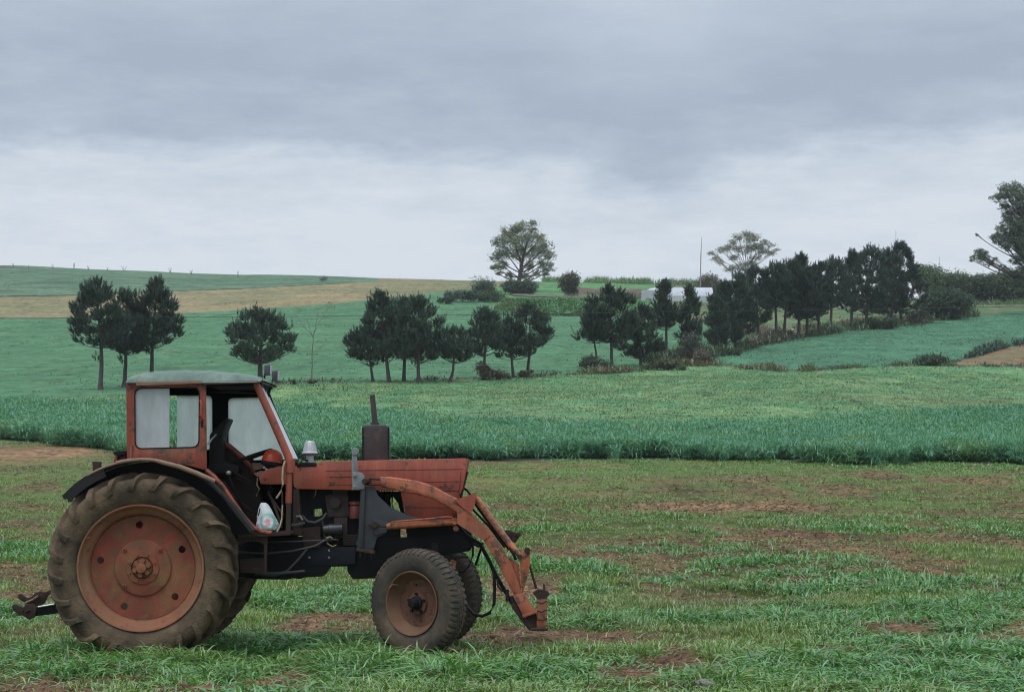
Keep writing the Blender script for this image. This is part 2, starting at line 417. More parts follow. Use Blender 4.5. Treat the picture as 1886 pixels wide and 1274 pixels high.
# ------------------------------------------------------------------ blades of grass, crop, straw
rng = np.random.default_rng(21)
def blades(base, L, W, az, up, droop, col, seg=3):
    """arched tapering leaves; up = initial steepness 0..1, droop = how far the tip bends over"""
    n = len(base)
    dx, dy = np.cos(az), np.sin(az)
    sx, sy = -dy, dx
    tw = rng.uniform(-.6, .6, n)
    lev = ((0.0, .75), (.38, 1.0), (.72, .72), (1.0, 0)) if seg == 3 else ((0.0, .8), (.55, 1.0), (1.0, 0))
    if seg == 4: lev = ((0.0, .7), (.28, .95), (.55, 1.0), (.80, .68), (1.0, 0))
    nv = 2 * seg + 1
    V = np.zeros((n, nv, 3), np.float32)
    for k, (s, ws) in enumerate(lev):
        h = L * ((1 - up) * s + droop * s * s * .75)
        z = L * (up * s - droop * s ** 2.6 * .62)
        wd = W * ws * .5
        c = np.stack([base[:, 0] + dx * h, base[:, 1] + dy * h, base[:, 2] + z], -1)
        if k < seg:
            sd = np.stack([sx * wd, sy * wd, wd * tw * (.3 + s)], -1)
            V[:, 2 * k] = c - sd; V[:, 2 * k + 1] = c + sd
        else: V[:, nv - 1] = c
    o = (np.arange(n) * nv)[:, None]
    q = np.concatenate([o + np.array([2 * j, 2 * j + 1, 2 * j + 3, 2 * j + 2]) for j in range(seg - 1)]); t = o + np.array([nv - 3, nv - 2, nv - 1])
    return V.reshape(-1, 3), t, q, np.repeat(col, nv, axis=0)

def add_stuff(name, parts, mat, label, cat):
    vs, ts, qs, cs, off = [], [], [], [], 0
    for v, t, q, c in parts:
        vs.append(v); ts.append(t + off); qs.append(q + off); cs.append(c); off += len(v)
    me = mesh_np(name, np.concatenate(vs), np.concatenate(ts), np.concatenate(qs), mat, np.concatenate(cs))
    o = bpy.data.objects.new(name, me); link(o); tag(o, label, cat, kind='stuff'); return o

def area_points(y0, y1, dens, margin=1.5):
    """points spread over the strip of land between two distances, a little wider than the view"""
    w1 = 2 * 950 * y1 / F + 2 * margin
    n = int((y1 - y0) * w1 * dens)
    Y = rng.uniform(y0, y1, n); X = rng.uniform(-w1 / 2, w1 / 2, n)
    k = np.abs(X) < 950 * Y / F + margin
    return X[k], Y[k]

MG = leafmat('grass leaf', .38, .30, .058)
MC = leafmat('crop leaf', .45, .34, .045)
MS = leafmat('dry straw', .7, .15, .02)

parts = []
TR0 = (-6.6, 18.9)
def tufts(y0, y1, dens, nleaf, Lm, Wm, dr=(.25, .95), thin=1.0, margin=1.2, seg=3):
    X, Y = area_points(y0, y1, dens, margin)
    bare, straw = bare_at(X, Y)
    keep = rng.random(len(X)) < np.clip(1.02 - bare * 1.08 * thin, .02, 1)
    X, Y, bare = X[keep], Y[keep], bare[keep]
    lush = fbm(X * .5, Y * .38, 91, 4)
    u = pix_u(X, Y)
    keep = Y < Y_front(u) + .3
    X, Y, bare, lush, u = X[keep], Y[keep], bare[keep], lush[keep], u[keep]
    nl = rng.integers(max(2, nleaf - 2), nleaf + 3, len(X)); idx = np.repeat(np.arange(len(X)), nl)
    n = len(idx)
    sp = .035 + .05 * rng.random(n); th = rng.uniform(0, 6.283, n)
    bx = X[idx] + np.cos(th) * sp; by = Y[idx] + np.sin(th) * sp
    base = np.stack([bx, by, terrain(bx, by) - .015], -1)
    # bluish, vigorous volunteer cereal in some places, shorter yellow-green grass elsewhere
    blue = sstep(.42, .60, lush); blue = np.maximum(blue, .9 * np.exp(-((Y - 18.0) / 1.6) ** 2))
    blue = blue * (1 - .8 * sstep(36, 46, Y)); blue = np.maximum(blue, .75 * sstep(.3, .6, fbm(X * .3, Y * .2, 92)) * sstep(-9, -2, Y - Y_front(u)))
    nearw = np.exp(-((Y - 18.7) / .7) ** 2) * sstep(-4.8, -4.2, X) * (1 - sstep(-.2, .4, X))
    tus = .55 + .35 * nearw[idx] + .95 * vnoise(X * 2.1, Y * 1.7, 94)[idx] ** 1.3
    L = Lm * tus * (.60 + .75 * blue[idx]) * rng.uniform(.6, 1.25, n) * (1 - .45 * bare[idx])
    W = Wm * (.6 + .6 * blue[idx]) * rng.uniform(.7, 1.3, n)
    az = th + rng.normal(0, .7, n)
    up = np.clip(rng.normal(.74, .13, n), .35, .95); droop = rng.uniform(dr[0], dr[1], n) * (.55 + .7 * blue[idx])
    c1 = lerp((.172, .262, .052), (.110, .245, .072), blue[idx]); hue = vnoise(X * .35, Y * .3, 93)[idx]
    c1 = lerp(c1, (.15, .165, .055), np.clip((hue - .55) * 2.0, 0, .75) * (1 - blue[idx]))
    c1 = c1 * rng.uniform(.5, 1.5, (n, 1)) * np.stack([rng.uniform(.85, 1.2, n), np.ones(n), rng.uniform(.8, 1.25, n)], -1)
    dead = rng.random(n) < .03 + .10 * (1 - blue[idx]) * bare[idx] + .05 * sstep(36, 50, Y[idx])
    c1[dead] = (.27, .205, .115)
    parts.append(blades(base, L, W, az, up, droop, c1, seg))
tufts(15.6, 21, 250, 8, .205, .0106, dr=(.4, 1.15), seg=4)
tufts(21, 27, 205, 8, .185, .0112, dr=(.35, 1.1))
tufts(27, 36, 150, 7, .170, .0140, seg=2)
tufts(36, 48, 130, 6, .135, .0165, seg=2)
tufts(48, 74, 85, 5, .11, .020, margin=2, seg=2)
add_stuff('grass', parts, MG, 'patchy green grass and volunteer cereal covering the near field around the tractor', 'grass')

# tall crop with a dark front edge
parts = []
def crop(y0, y1, dens, nleaf, Lm, Wm, edge=False):
    X, Y = area_points(y0, y1, dens, 3)
    u = pix_u(X, Y); yf, yb = Y_front(u), Y_back(u)
    j = (fbm(X * .5, Y * .3, 95, 5) - .5) * 6.0; j = j - 2.5 * (rng.random(len(X)) < .012) * rng.random(len(X))
    k = (Y > yf + j) & (Y < yb + j * 2) if not edge else (Y > yf + j) & (Y < yf + j + 1.6)
    yf = yf[k]; j = j[k]; X, Y, u = X[k], Y[k], u[k]
    nl = np.full(len(X), nleaf); idx = np.repeat(np.arange(len(X)), nl); n = len(idx)
    bx = X[idx] + rng.normal(0, .06, n); by = Y[idx] + rng.normal(0, .06, n)
    base = np.stack([bx, by, terrain(bx, by)], -1)
    clump = fbm(X * .45, Y * .3, 97, 4)
    hh = Lm * (.55 + .8 * clump[idx])
    hh = hh * (1 - .45 * np.exp(-np.maximum(Y[idx] - yf[idx] - j[idx], 0) / .5) * rng.random(n))
    s = rng.random(n) ** (.7 if edge else .35) * .72 * hh; base[:, 2] += s
    L = np.minimum((hh - s) * rng.uniform(.9, 1.4, n) + .10, .34)
    az = rng.uniform(0, 6.283, n); up = np.clip(rng.normal(.72, .15, n), .3, .96); droop = rng.uniform(.3, 1.15, n)
    t = fbm(X * .25, Y * .12, 99, 4)[idx]
    c = lerp((.092, .250, .142), (.122, .300, .172), t); c = lerp(c, (.160, .300, .125), sstep(.62, .8, vnoise(X * .9, Y * .5, 101)[idx]) * .5)
    c = c * rng.uniform(.55, 1.4, (n, 1)) * np.stack([rng.uniform(.85, 1.2, n), np.ones(n), rng.uniform(.85, 1.2, n)], -1)
    parts.append(blades(base, L, Wm * rng.uniform(.7, 1.3, n), az, up, droop, c, 2))
crop(58, 70, 95, 6, .62, .020)
crop(70, 84, 62, 6, .62, .024)
crop(84, 104, 40, 6, .60, .030)
crop(58, 80, 130, 8, .66, .017, edge=True)
add_stuff('field_crop', parts, MC, 'dense tall dark green cereal crop standing in a broad band behind the tractor', 'crop')

# meadow beyond the crop, and thin crop on the far slopes
parts = []
def sward(y0, y1, dens, Lm, Wm, zone):
    X, Y = area_points(y0, y1, dens, 5)
    u = pix_u(X, Y)
    k = zone(u, Y) & (rng.random(len(X)) < sstep(.30, .55, fbm(X * .35, Y * .2, 111, 4)) + .25)
    X, Y = X[k], Y[k]; n0 = len(X)
    idx = np.repeat(np.arange(n0), 4); n = len(idx)
    bx = X[idx] + rng.normal(0, .10, n); by = Y[idx] + rng.normal(0, .10, n)
    base = np.stack([bx, by, terrain(bx, by) - .02], -1)
    c = zone_colour(X, Y, X)[idx] * rng.uniform(.6, 1.45, (n, 1))
    parts.append(blades(base, Lm * rng.uniform(.5, 1.4, n), Wm * rng.uniform(.7, 1.4, n), rng.uniform(0, 6.283, n), np.clip(rng.normal(.7, .15, n), .3, .95), rng.uniform(.3, .9, n), c))
sward(80, 130, 34, .12, .024, lambda u, Y: (Y > Y_back(u)) & (Y < Y_mead(u)))
sward(130, 160, 14, .12, .035, lambda u, Y: (Y > Y_back(u)) & (Y < Y_mead(u)))
sward(118, 235, 9, .11, .030, lambda u, Y: (u > 1195) & (Y > Y_mead(u)) & (Y > Y_brr(u) - 900 * (u < 1690)) & (Y < Y_tree(u)))
sward(216, 227, 26, .42, .07, lambda u, Y: (u > 912) & (u < 1200))
sward(227, 240, 6, .16, .07, lambda u, Y: (u > 912) & (u < 1200))
def dashes(y0, y1, nc, zone, sx, sy, L, W, cols, per=34):
    X, Y = area_points(y0, y1, nc / ((y1 - y0) * (2 * 950 * y1 / F + 10)), 5); u = pix_u(X, Y); k = zone(u, Y); X, Y = X[k], Y[k]
    idx = np.repeat(np.arange(len(X)), per); n = len(idx); sc = rng.uniform(.4, 1.5, len(X))[idx]
    bx = X[idx] + rng.normal(0, sx, n) * sc; by = Y[idx] + rng.normal(0, sy, n) * sc; base = np.stack([bx, by, terrain(bx, by) - .02], -1)
    c = np.array(cols)[rng.integers(0, len(cols), len(X))][idx] * rng.uniform(.6, 1.4, (n, 1))
    parts.append(blades(base, L * rng.uniform(.5, 1.4, n), W * rng.uniform(.7, 1.4, n), rng.uniform(0, 6.283, n), np.clip(rng.normal(.65, .2, n), .1, .95), rng.uniform(.3, .9, n), c, 2))
dashes(82, 128, 900, lambda u, Y: (Y > Y_back(u)) & (Y < Y_mead(u)), .45, .16, .17, .028, [(.05, .095, .05), (.07, .12, .05), (.12, .09, .06), (.16, .24, .09)])
dashes(112, 260, 900, lambda u, Y: (Y > Y_mead(u)) & (Y < Y_tan0(u)) & ((u < 1180) | (Y < Y_tree(u))), 1.1, .22, .15, .045, [(.045, .13, .075), (.04, .11, .065), (.075, .19, .10)], 46)
dashes(240, 340, 260, lambda u, Y: (Y > Y_tan0(u)) & (u < 900), 1.4, .3, .14, .06, [(.10, .10, .06), (.20, .16, .09), (.07, .12, .07)], 40)
add_stuff('meadow_grass', parts, MG, 'short pale green meadow sward and thin young crop over the rising slope', 'grass')

# weeds along the field edges
parts = []
def verge(fy, u0, u1, n, depth, Lm, cols, jit=0.0):
    u = rng.uniform(u0, u1, n); Y = fy(u) + rng.normal(0, depth, n); X = (u - CX) * Y / F
    dn = sstep(.35, .62, fbm(X * .6, Y * .1, 131, 4)); k = rng.random(n) < dn + .12; u, X, Y, dn = u[k], X[k], Y[k], dn[k]; m = len(X)
    idx = np.repeat(np.arange(m), 6); n = len(idx); bx = X[idx] + rng.normal(0, .14, n); by = Y[idx] + rng.normal(0, .14, n)
    base = np.stack([bx, by, terrain(bx, by) - .02], -1); L = Lm * (.35 + .9 * dn[idx]) * rng.uniform(.5, 1.4, n)
    base[:, 2] += rng.random(n) * L * .5
    pick = (vnoise(X * .35, Y * .2, 133)[idx] * 1.2 + rng.normal(0, .16, n)); c = np.array(cols)[np.clip((pick * len(cols)).astype(int), 0, len(cols) - 1)] * rng.uniform(.55, 1.4, (n, 1))
    parts.append(blades(base, L, rng.uniform(.03, .07, n), rng.uniform(0, 6.283, n), np.clip(rng.normal(.72, .18, n), .2, .97), rng.uniform(.1, .9, n), c, 2))
WG = [(.05, .08, .035), (.075, .115, .045), (.11, .105, .055), (.12, .085, .06), (.06, .10, .045)]
verge(Y_tree, 1195, 1800, 5200, 1.6, .55, WG[:2] + WG[4:] + [(.09, .085, .05)])
verge(Y_mead, 1040, 1500, 1900, .9, .30, [(.12, .10, .055), (.10, .125, .05), (.085, .14, .05), (.13, .115, .06)])
verge(Y_mead, 500, 1040, 260, .7, .2, WG)
verge(Y_brr, 1690, 1960, 1800, .5, .42, [(.03, .065, .042), (.045, .085, .05)])
verge(Y_mead, 1500, 1960, 700, .8, .2, WG)
verge(lambda u: 246 + 0 * u, 1740, 2000, 2200, 6, .55, [(.07, .14, .05), (.10, .17, .06), (.08, .12, .05)])
verge(lambda u: 255 + 0 * u, 1040, 1200, 900, 5, .35, WG)
verge(lambda u: 336 + 0 * u, 1000, 1330, 2600, 4, .7, [(.09, .17, .06), (.12, .20, .075)])
verge(lambda u: np.maximum(Y_rough(u), Y_tree(u) + 6), 1330, 1720, 2600, 4, .4, [(.10, .13, .055), (.13, .105, .065), (.075, .115, .045), (.15, .11, .075)])
add_stuff('undergrowth', parts, MG, 'ragged weeds and rough grass along the field edges and under the pine row', 'weeds')

# straw and dead stalks lying on the bare strips
parts = []
X, Y = area_points(15.6, 60, 230, 1.2)
bare, straw = bare_at(X, Y)
k = rng.random(len(X)) < bare * (.25 + .75 * straw) * np.clip(40 / Y, .5, 1)
X, Y = X[k], Y[k]; n = len(X)
base = np.stack([X, Y, terrain(X, Y) + .004], -1)
c = lerp((.29, .205, .12), (.14, .09, .055), rng.random(n)) * rng.uniform(.7, 1.25, (n, 1))
parts.append(blades(base, rng.uniform(.06, .22, n), rng.uniform(.006, .014, n) * np.clip(Y / 22, 1, 2.4), rng.uniform(0, 6.283, n), np.clip(rng.normal(.12, .14, n), .0, .6), rng.uniform(0, .12, n), c))
add_stuff('dry_straw', parts, MS, 'dry straw and dead stalks lying on the bare strips of soil', 'straw')

# clods of earth on the bare strips
def clods():
    X, Y = area_points(15.6, 40, 160, 1)
    bare, straw = bare_at(X, Y); k = rng.random(len(X)) < bare * .9
    X, Y = X[k], Y[k]; n = len(X)
    bm = bmesh.new(); bmesh.ops.create_icosphere(bm, subdivisions=1, radius=1)
    uv = np.array([v.co[:] for v in bm.verts]); tf = np.array([[v.index for v in f.verts] for f in bm.faces]); bm.free()
    r = np.minimum(rng.gamma(2.0, .005, n) + .004, .035)
    V = uv[None] * (r[:, None, None] * rng.uniform(.6, 1.4, (n, 1, 3))) * rng.uniform(.75, 1.25, (n, len(uv), 1))
    V += np.stack([X, Y, terrain(X, Y)], -1)[:, None]
    T = tf[None] + (np.arange(n) * len(uv))[:, None, None]
    c = np.repeat(lerp(SOILD, SOIL, rng.random(n)), len(uv), axis=0)
    m, t, out = new_mat('clod'); p = t.nodes.new('ShaderNodeBsdfPrincipled'); t.links.new(p.outputs[0], out.inputs[0])
    t.links.new(N(t, 'ShaderNodeAttribute', attribute_name='Col').outputs['Color'], p.inputs['Base Color']); p.inputs['Roughness'].default_value = .95
    o = bpy.data.objects.new('soil_clods', mesh_np('soil_clods', V, T.reshape(-1, 3), None, m, c)); link(o)
    tag(o, 'small brown clods of earth scattered on the bare strips', 'soil', kind='stuff')
clods()
# ================================================================== TREES AND SHRUBS
def tubes(paths, n=6):
    """paths: list of (points, radii) -> verts, quads"""
    vs, qs, off = [], [], 0
    for pts, rad in paths:
        pts = np.asarray(pts, float); k = len(pts)
        tg = np.gradient(pts, axis=0); tg /= np.linalg.norm(tg, axis=1)[:, None] + 1e-9
        ref = np.where(np.abs(tg[:, 2:3]) > .9, [[1.0, 0, 0]], [[0, 0, 1.0]])
        a = np.cross(tg, ref); a /= np.linalg.norm(a, axis=1)[:, None] + 1e-9; b = np.cross(tg, a)
        th = np.linspace(0, 2 * np.pi, n, endpoint=False)
        ring = pts[:, None] + np.asarray(rad)[:, None, None] * (np.cos(th)[None, :, None] * a[:, None] + np.sin(th)[None, :, None] * b[:, None])
        vs.append(ring.reshape(-1, 3))
        i = np.arange(k * n).reshape(k, n) + off; j = np.roll(i, -1, axis=1)
        qs.append(np.stack([i[:-1], j[:-1], j[1:], i[1:]], -1).reshape(-1, 4)); off += k * n
    return np.concatenate(vs), np.concatenate(qs)

def bez(p0, p1, p2, n=7):
    t = np.linspace(0, 1, n)[:, None]
    return (1 - t) ** 2 * np.asarray(p0) + 2 * t * (1 - t) * np.asarray(p1) + t * t * np.asarray(p2)

MBARK = surf('pine bark', (.085, .068, .060), (.040, .034, .034), rough=.9, scale=5, bump=.6, bscale=18)
MBARK2 = surf('pale bark', (.20, .175, .15), (.095, .08, .07), rough=.9, scale=2, bump=.4, bscale=12)
MPINE = leafmat('pine needle', .5, .10, .035)
MLEAF = leafmat('leaf', .45, .35, .05)

def pine(loc, H, rx, zb, cx=0.0, lean=0.0, bend=0.0, tr=.075, seed=0, label='', low=0, flat=.5, nshoot=1.0, peak=1.0, group='pines planted along the field edge'):
    """H height, rx crown radius, zb crown base, cx sideways shift of crown, bend of the trunk"""
    g = np.random.default_rng(1000 + seed)
    t = np.linspace(0, 1, 12); zt = t * H * .97
    tx = cx * t ** 1.3 + bend * np.sin(t * 3.1) * (1 - t * .5) + lean * t; ty = .12 * np.sin(t * 4 + seed)
    tx += g.normal(0, .02, 12).cumsum() * .5; tx[0] = 0; ty[0] = 0
    trunk = np.stack([tx, ty, zt - .1], -1); rad = tr * (1.15 - t * .95); rad[0] *= 1.35
    paths = [(trunk, rad)]
    def tp(z): return np.array([np.interp(z, zt, tx), np.interp(z, zt, ty), z])
    shoots = []
    nb = int(84 * (rx / 1.3) * ((H - zb) / 3.2) ** .8)
    lob = g.uniform(0, 6.283, 3)
    for k in range(nb):
        s = g.beta(1.1, 1.35); zc = zb + s * (H - zb) * .95
        prof = np.interp(s, [0, .12, .32, .55, .75, .9, 1], [.55 + flat * .3, .88, 1.0, .92, .66, .38, .12])
        if s > .45: prof = prof ** peak
        a = g.uniform(0, 6.283); irr = 1 + .22 * math.sin(2 * a + lob[0] + s * 3) + .20 * math.sin(3 * a + lob[1] + s * 6)
        rr = rx * prof * irr * g.uniform(.42, 1.0) ** .6
        c = tp(min(zc, H * .96)) + np.array([math.cos(a) * rr, math.sin(a) * rr, 0]); c[2] = zc
        root = tp(max(zb, zc - .30 * rr - .1))
        mid = (root + c) / 2 + np.array([0, 0, -.12 * rr])
        pth = bez(root, mid, c, 5); paths.append((pth, np.linspace(.016, .006, 5) * (tr / .075)))
        out = np.array([math.cos(a), math.sin(a), 0])
        cr = g.uniform(.20, .36)
        for _ in range(int(12 * nshoot)):
            o = g.normal(0, 1, 3); o /= np.linalg.norm(o); o[2] = abs(o[2]) * .8
            ax = o * .7 + out * .35 + np.array([0, 0, .75]); ax /= np.linalg.norm(ax)
            shoots.append((c + o * cr * g.uniform(.1, 1), ax, g.uniform(.20, .36)))
        if s > .25:
            for _ in range(3): q = g.normal(0, .6, 2) * cr; shoots.append((c + np.array([q[0], q[1], cr * .5]), np.array([g.normal(0, .15) + out[0] * .12, g.normal(0, .15), 1]), g.uniform(.32, .5)))
    for k in range(int(5 + 2 * g.random())):               # leaders standing out of the top
        a = g.uniform(0, 6.283); q = g.uniform(0, .28 * rx)
        p = tp(H * .93) + np.array([math.cos(a) * q, math.sin(a) * q, -q * .9]); p[2] = H - .42 - q * 1.1 * g.random()
        for s in (0, .16, .32): shoots.append((p + np.array([0, 0, s]), np.array([g.normal(0, .1), g.normal(0, .1), 1]), .32))
    for k in range(min(low, 1)):                                   # stray low tufts on the bare trunk
        z = zb * g.uniform(.55, .95); a = g.choice([0, 3.14]) + g.normal(0, .5); rr = g.uniform(.25, .4) * rx * .5
        c = tp(z) + np.array([math.cos(a) * rr, math.sin(a) * rr, .05]); paths.append((bez(tp(z - .1), (tp(z) + c) / 2, c, 4), np.linspace(.03, .018, 4)))
        for _ in range(6):
            o = g.normal(0, 1, 3) * .14; shoots.append((c + o, np.array([o[0], o[1], .3]) / (np.linalg.norm([o[0], o[1], .3]) + 1e-6), .2))
    # needles
    P = np.array([s[0] for s in shoots]); A = np.array([s[1] for s in shoots]); A /= np.linalg.norm(A, axis=1)[:, None]
    Ls = np.array([s[2] for s in shoots]); nn = 17; idx = np.repeat(np.arange(len(P)), nn); n = len(idx)
    q = g.random(n); base = P[idx] + A[idx] * (Ls[idx] * q)[:, None]
    rd = g.normal(0, 1, (n, 3)); rd -= (rd * A[idx]).sum(1)[:, None] * A[idx]; rd /= np.linalg.norm(rd, axis=1)[:, None]
    d = A[idx] * (.75 + .5 * q)[:, None] + rd * (.75 - .35 * q)[:, None]; d /= np.linalg.norm(d, axis=1)[:, None]
    ln = g.uniform(.13, .23, n); wd = g.uniform(.028, .046, n)
    sd = np.cross(d, g.normal(0, 1, (n, 3))); sd /= np.linalg.norm(sd, axis=1)[:, None]
    V = np.stack([base - sd * wd[:, None] * .5, base + sd * wd[:, None] * .5, base + d * ln[:, None]], 1)
    tone = g.uniform(.88, 1.35) * np.repeat(g.uniform(.65, 1.45, len(P)), nn)[:, None] * g.uniform(.8, 1.2, (n, 1))
    hue = np.repeat(g.random(len(P)), nn)[:, None]; c = (np.array((.021, .043, .036)) * (1 - hue) + np.array((.050, .074, .042)) * hue) * tone; yel = g.random(n) < .05; c[yel] = (.10, .085, .05)
    o = empty('pine_tree', loc); tag(o, label, 'tree', group)
    tv, tq = tubes(paths, 6)
    link(bpy.data.objects.new('trunk', mesh_np('trunk', tv, None, tq, MBARK, None, True)), o)
    T = np.arange(n * 3).reshape(-1, 3)
    link(bpy.data.objects.new('crown', mesh_np('crown', V, T, None, MPINE, np.repeat(c, 3, axis=0))), o)
    return o

def leaves(P, size, g, col, jit=.35, flat=0.3):
    n = len(P)
    a = g.normal(0, 1, (n, 3)); a[:, 2] *= (1 - flat); a /= np.linalg.norm(a, axis=1)[:, None]
    b = np.cross(a, g.normal(0, 1, (n, 3))); b /= np.linalg.norm(b, axis=1)[:, None]
    s = size * g.uniform(.6, 1.35, n)[:, None]
    V = np.stack([P - a * s * .5, P + b * s * .28, P + a * s * .5, P - b * s * .28], 1)
    c = np.asarray(col)
    if c.ndim == 1: c = np.repeat(c[None], n, 0)
    c = c * g.uniform(1 - jit, 1 + jit, (n, 1)) * np.stack([g.uniform(.85, 1.2, n), np.ones(n), g.uniform(.8, 1.2, n)], -1)
    return V.reshape(-1, 3), np.arange(n * 4).reshape(-1, 4), np.repeat(c, 4, axis=0)

def broadleaf(name, loc, lobes, trunk_top, tr, leaf, nleaf, col, seed, label, cat='tree', group=None, barkmat=None, sub=7, squash=.75, jit=.35, extra=None, twig=.02, hollow=.25, spread=.27):
    """lobes: (x, y, z, r) in metres from the base; limbs run from the trunk to every lobe and fork inside it"""
    g = np.random.default_rng(seed); paths = []; LP = []; LC = []
    base = np.zeros(3); top = np.asarray(trunk_top, float)
    tm = top * .5 + np.array([g.normal(0, .05) * top[2] * .3, 0, 0])
    tk = bez(base - [0, 0, .2], tm, top, 10); paths.append((tk, tr * np.linspace(1.2, .45, 10)))
    for li, (x, y, z, r) in enumerate(lobes):
        c = np.array([x, y, z]); f = np.clip((z - r) / max(top[2], .1) * .75, .15, 1) * (len(tk) - 1)
        root = tk[int(f)]
        mid = root * .45 + c * .55 + np.array([0, 0, -.10 * np.linalg.norm(c - root)]) + g.normal(0, .12, 3) * r
        limb = bez(root, mid, c, 8); r0 = tr * .30
        paths.append((limb, np.linspace(r0, max(r0 * .3, twig), 8)))
        for k in range(sub):
            o = g.normal(0, 1, 3); o /= np.linalg.norm(o); o = o * r * g.uniform(.55, .95); o[2] *= squash
            st = limb[g.integers(4, 8)]
            e = c + o; tw = bez(st, (st + e) / 2 + g.normal(0, .08, 3) * r, e, 5); paths.append((tw, np.linspace(r0 * .3, twig * .5, 5)))
        m = int(nleaf * 3.2 * (r ** 2)); cl = max(8, int(m / 20))
        # leaf clusters spread through the lobe, denser at its skin, so that gaps remain between them
        d = g.normal(0, 1, (cl, 3)); d /= np.linalg.norm(d, axis=1)[:, None]
        q = g.uniform(hollow, 1.0, cl)[:, None] ** .55
        ctr = c + d * q * r * np.array([1, 1, squash])
        idx = g.integers(0, cl, m)
        LP.append(ctr[idx] + g.normal(0, 1, (m, 3)) * r * spread * np.array([1, 1, .7]))
        tone = g.uniform(.75, 1.25, cl); cc = np.asarray(col[li % len(col)] if isinstance(col, list) else col)
        LC.append(cc[None] * tone[idx][:, None])
    LP = np.concatenate(LP); LC = np.concatenate(LC)
    o = empty(name, loc); tag(o, label, cat, group)
    tv, tq = tubes(paths, 6)
    link(bpy.data.objects.new('trunk' if cat == 'tree' else 'stems', mesh_np('trunk', tv, None, tq, barkmat or MBARK2, None, True)), o)
    v, q, c = leaves(LP, leaf, g, LC, jit)
    link(bpy.data.objects.new('crown' if cat == 'tree' else 'foliage', mesh_np('crown', v, None, q, MLEAF, c)), o)
    return o

# ---- pines: base pixel (u, v), crown left, right, top, bottom in photograph pixels
PINES = [
 # u, v, left, right, top, bottom, bend, low, label
 (185, 718, 126, 226, 519, 640, .10, 3, 'tall pine with a long bare trunk, leftmost in the picture beyond the tractor cab'),
 (228, 713, 196, 276, 538, 652, .05, 1, 'slim dark pine squeezed in the middle of the trio behind the cab roof'),
 (279, 710, 240, 342, 520, 642, -.06, 2, 'pine with a broad crown, rightmost of the trio behind the cab roof'),
 (480, 708, 416, 549, 574, 668, .0, 0, 'wide round stand-alone pine rising behind the front edge of the cab roof'),
 (687, 703, 632, 706, 612, 672, .02, 1, 'low spreading pine at the left end of the middle clump'),
 (717, 704, 655, 746, 543, 656, -.05, 0, 'tall pine with a single thin leader shoot, second from the left in the middle clump'),
 (744, 703, 698, 782, 558, 662, .04, 0, 'straight pine at the centre of the middle clump, behind the exhaust pipe'),
 (772, 705, 726, 818, 553, 668, -.06, 1, 'dense dark pine, last tall one on the right of the middle clump'),
 (828, 704, 798, 868, 607, 668, .22, 0, 'small low pine with a curved trunk, between the two middle clumps'),
 (890, 699, 858, 928, 573, 656, .03, 0, 'pine whose trunk foot is hidden in a brown thicket'),
 (946, 695, 903, 976, 592, 662, -.04, 0, 'dark low-crowned pine between the thicket pine and the crooked pine'),
 (970, 692, 932, 1013, 567, 642, .20, 0, 'pine with a crooked leaning trunk below the lone hilltop tree'),
 (1101, 682, 1061, 1120, 592, 632, .05, 0, 'shrunken pine with a pale thin trunk, left edge of the long pine row'),
 (1127, 682, 1072, 1170, 533, 630, .02, 0, 'broad pine with a thick straight trunk at the start of the long row'),
 (1181, 674, 1138, 1216, 565, 660, -.05, 2, 'shaggy pine with branches hanging almost to the ground'),
 (1227, 664, 1200, 1252, 520, 608, .02, 0, 'pine with a tall bare trunk in front of the white greenhouse'),
 (1268, 662, 1250, 1294, 528, 640, .0, 1, 'bushy pine above the grey green thicket in the long row'),
 (1319, 653, 1298, 1340, 546, 640, .03, 1, 'dark pine just right of the thicket, with branches near the ground'),
 (1337, 647, 1314, 1364, 522, 634, -.04, 0, 'thin-trunked pine in the darkest knot of the long row'),
 (1354, 645, 1326, 1385, 505, 620, .04, 0, 'pine on the right side of the darkest knot of the row'),
 (1398, 629, 1362, 1420, 492, 596, -.05, 0, 'pine with a slightly bowed trunk before the feathery grey tree'),
 (1430, 627, 1402, 1450, 484, 574, .0, 0, 'straight narrow pine beside the pale rubbish on the slope'),
 (1443, 625, 1426, 1478, 480, 566, .06, 0, 'pine with a forked twin trunk in the right half of the row'),
 (1470, 622, 1450, 1502, 470, 588, .0, 0, 'pine with a raised pointed tip, in the right half of the row'),
 (1486, 619, 1464, 1514, 492, 592, -.04, 1, 'low dark pine with a crown reaching down to half its trunk'),
 (1509, 617, 1488, 1536, 488, 580, -.07, 0, 'pine leaning a little to the left over the brown grass'),
 (1530, 608, 1506, 1562, 477, 567, .03, 0, 'flat-topped pine standing over a patch of rough grass'),
 (1568, 603, 1550, 1596, 462, 572, .0, 0, 'slender pine with a feathery tip in front of open sky'),
 (1595, 606, 1576, 1634, 452, 580, .0, 0, 'tallest pointed pine but one, near the right end of the row'),
 (1642, 599, 1612, 1662, 460, 582, .03, 1, 'bushy pine with a low crown near the right end of the row'),
 (1660, 596, 1626, 1692, 447, 572, -.10, 0, 'tallest pine, at the very right end of the row beside the hedge'),
]
for i, (u, v, l, r, t, b, bend, low, lab) in enumerate(PINES):
    p = hit(u, v); k = p.y / F
    H = (v - t) * k; pine(p, H, (r - l) / 2 * k * (.86 if i == 3 else 1.12 if i >= 17 else .98), (v - b) * k, ((l + r) / 2 - u) * k, 0, bend, .055 + .012 * H + (.05 if i == 3 else 0), i, lab, low, flat=1.0 if i in (3, 4, 13) else .35 + .5 * ((i * 7) % 5) / 4, nshoot=1.15, peak=2.4 if i in (15, 16) else (1.6 if i in (2, 5, 23, 27) else .85 if i > 17 else 1.0))

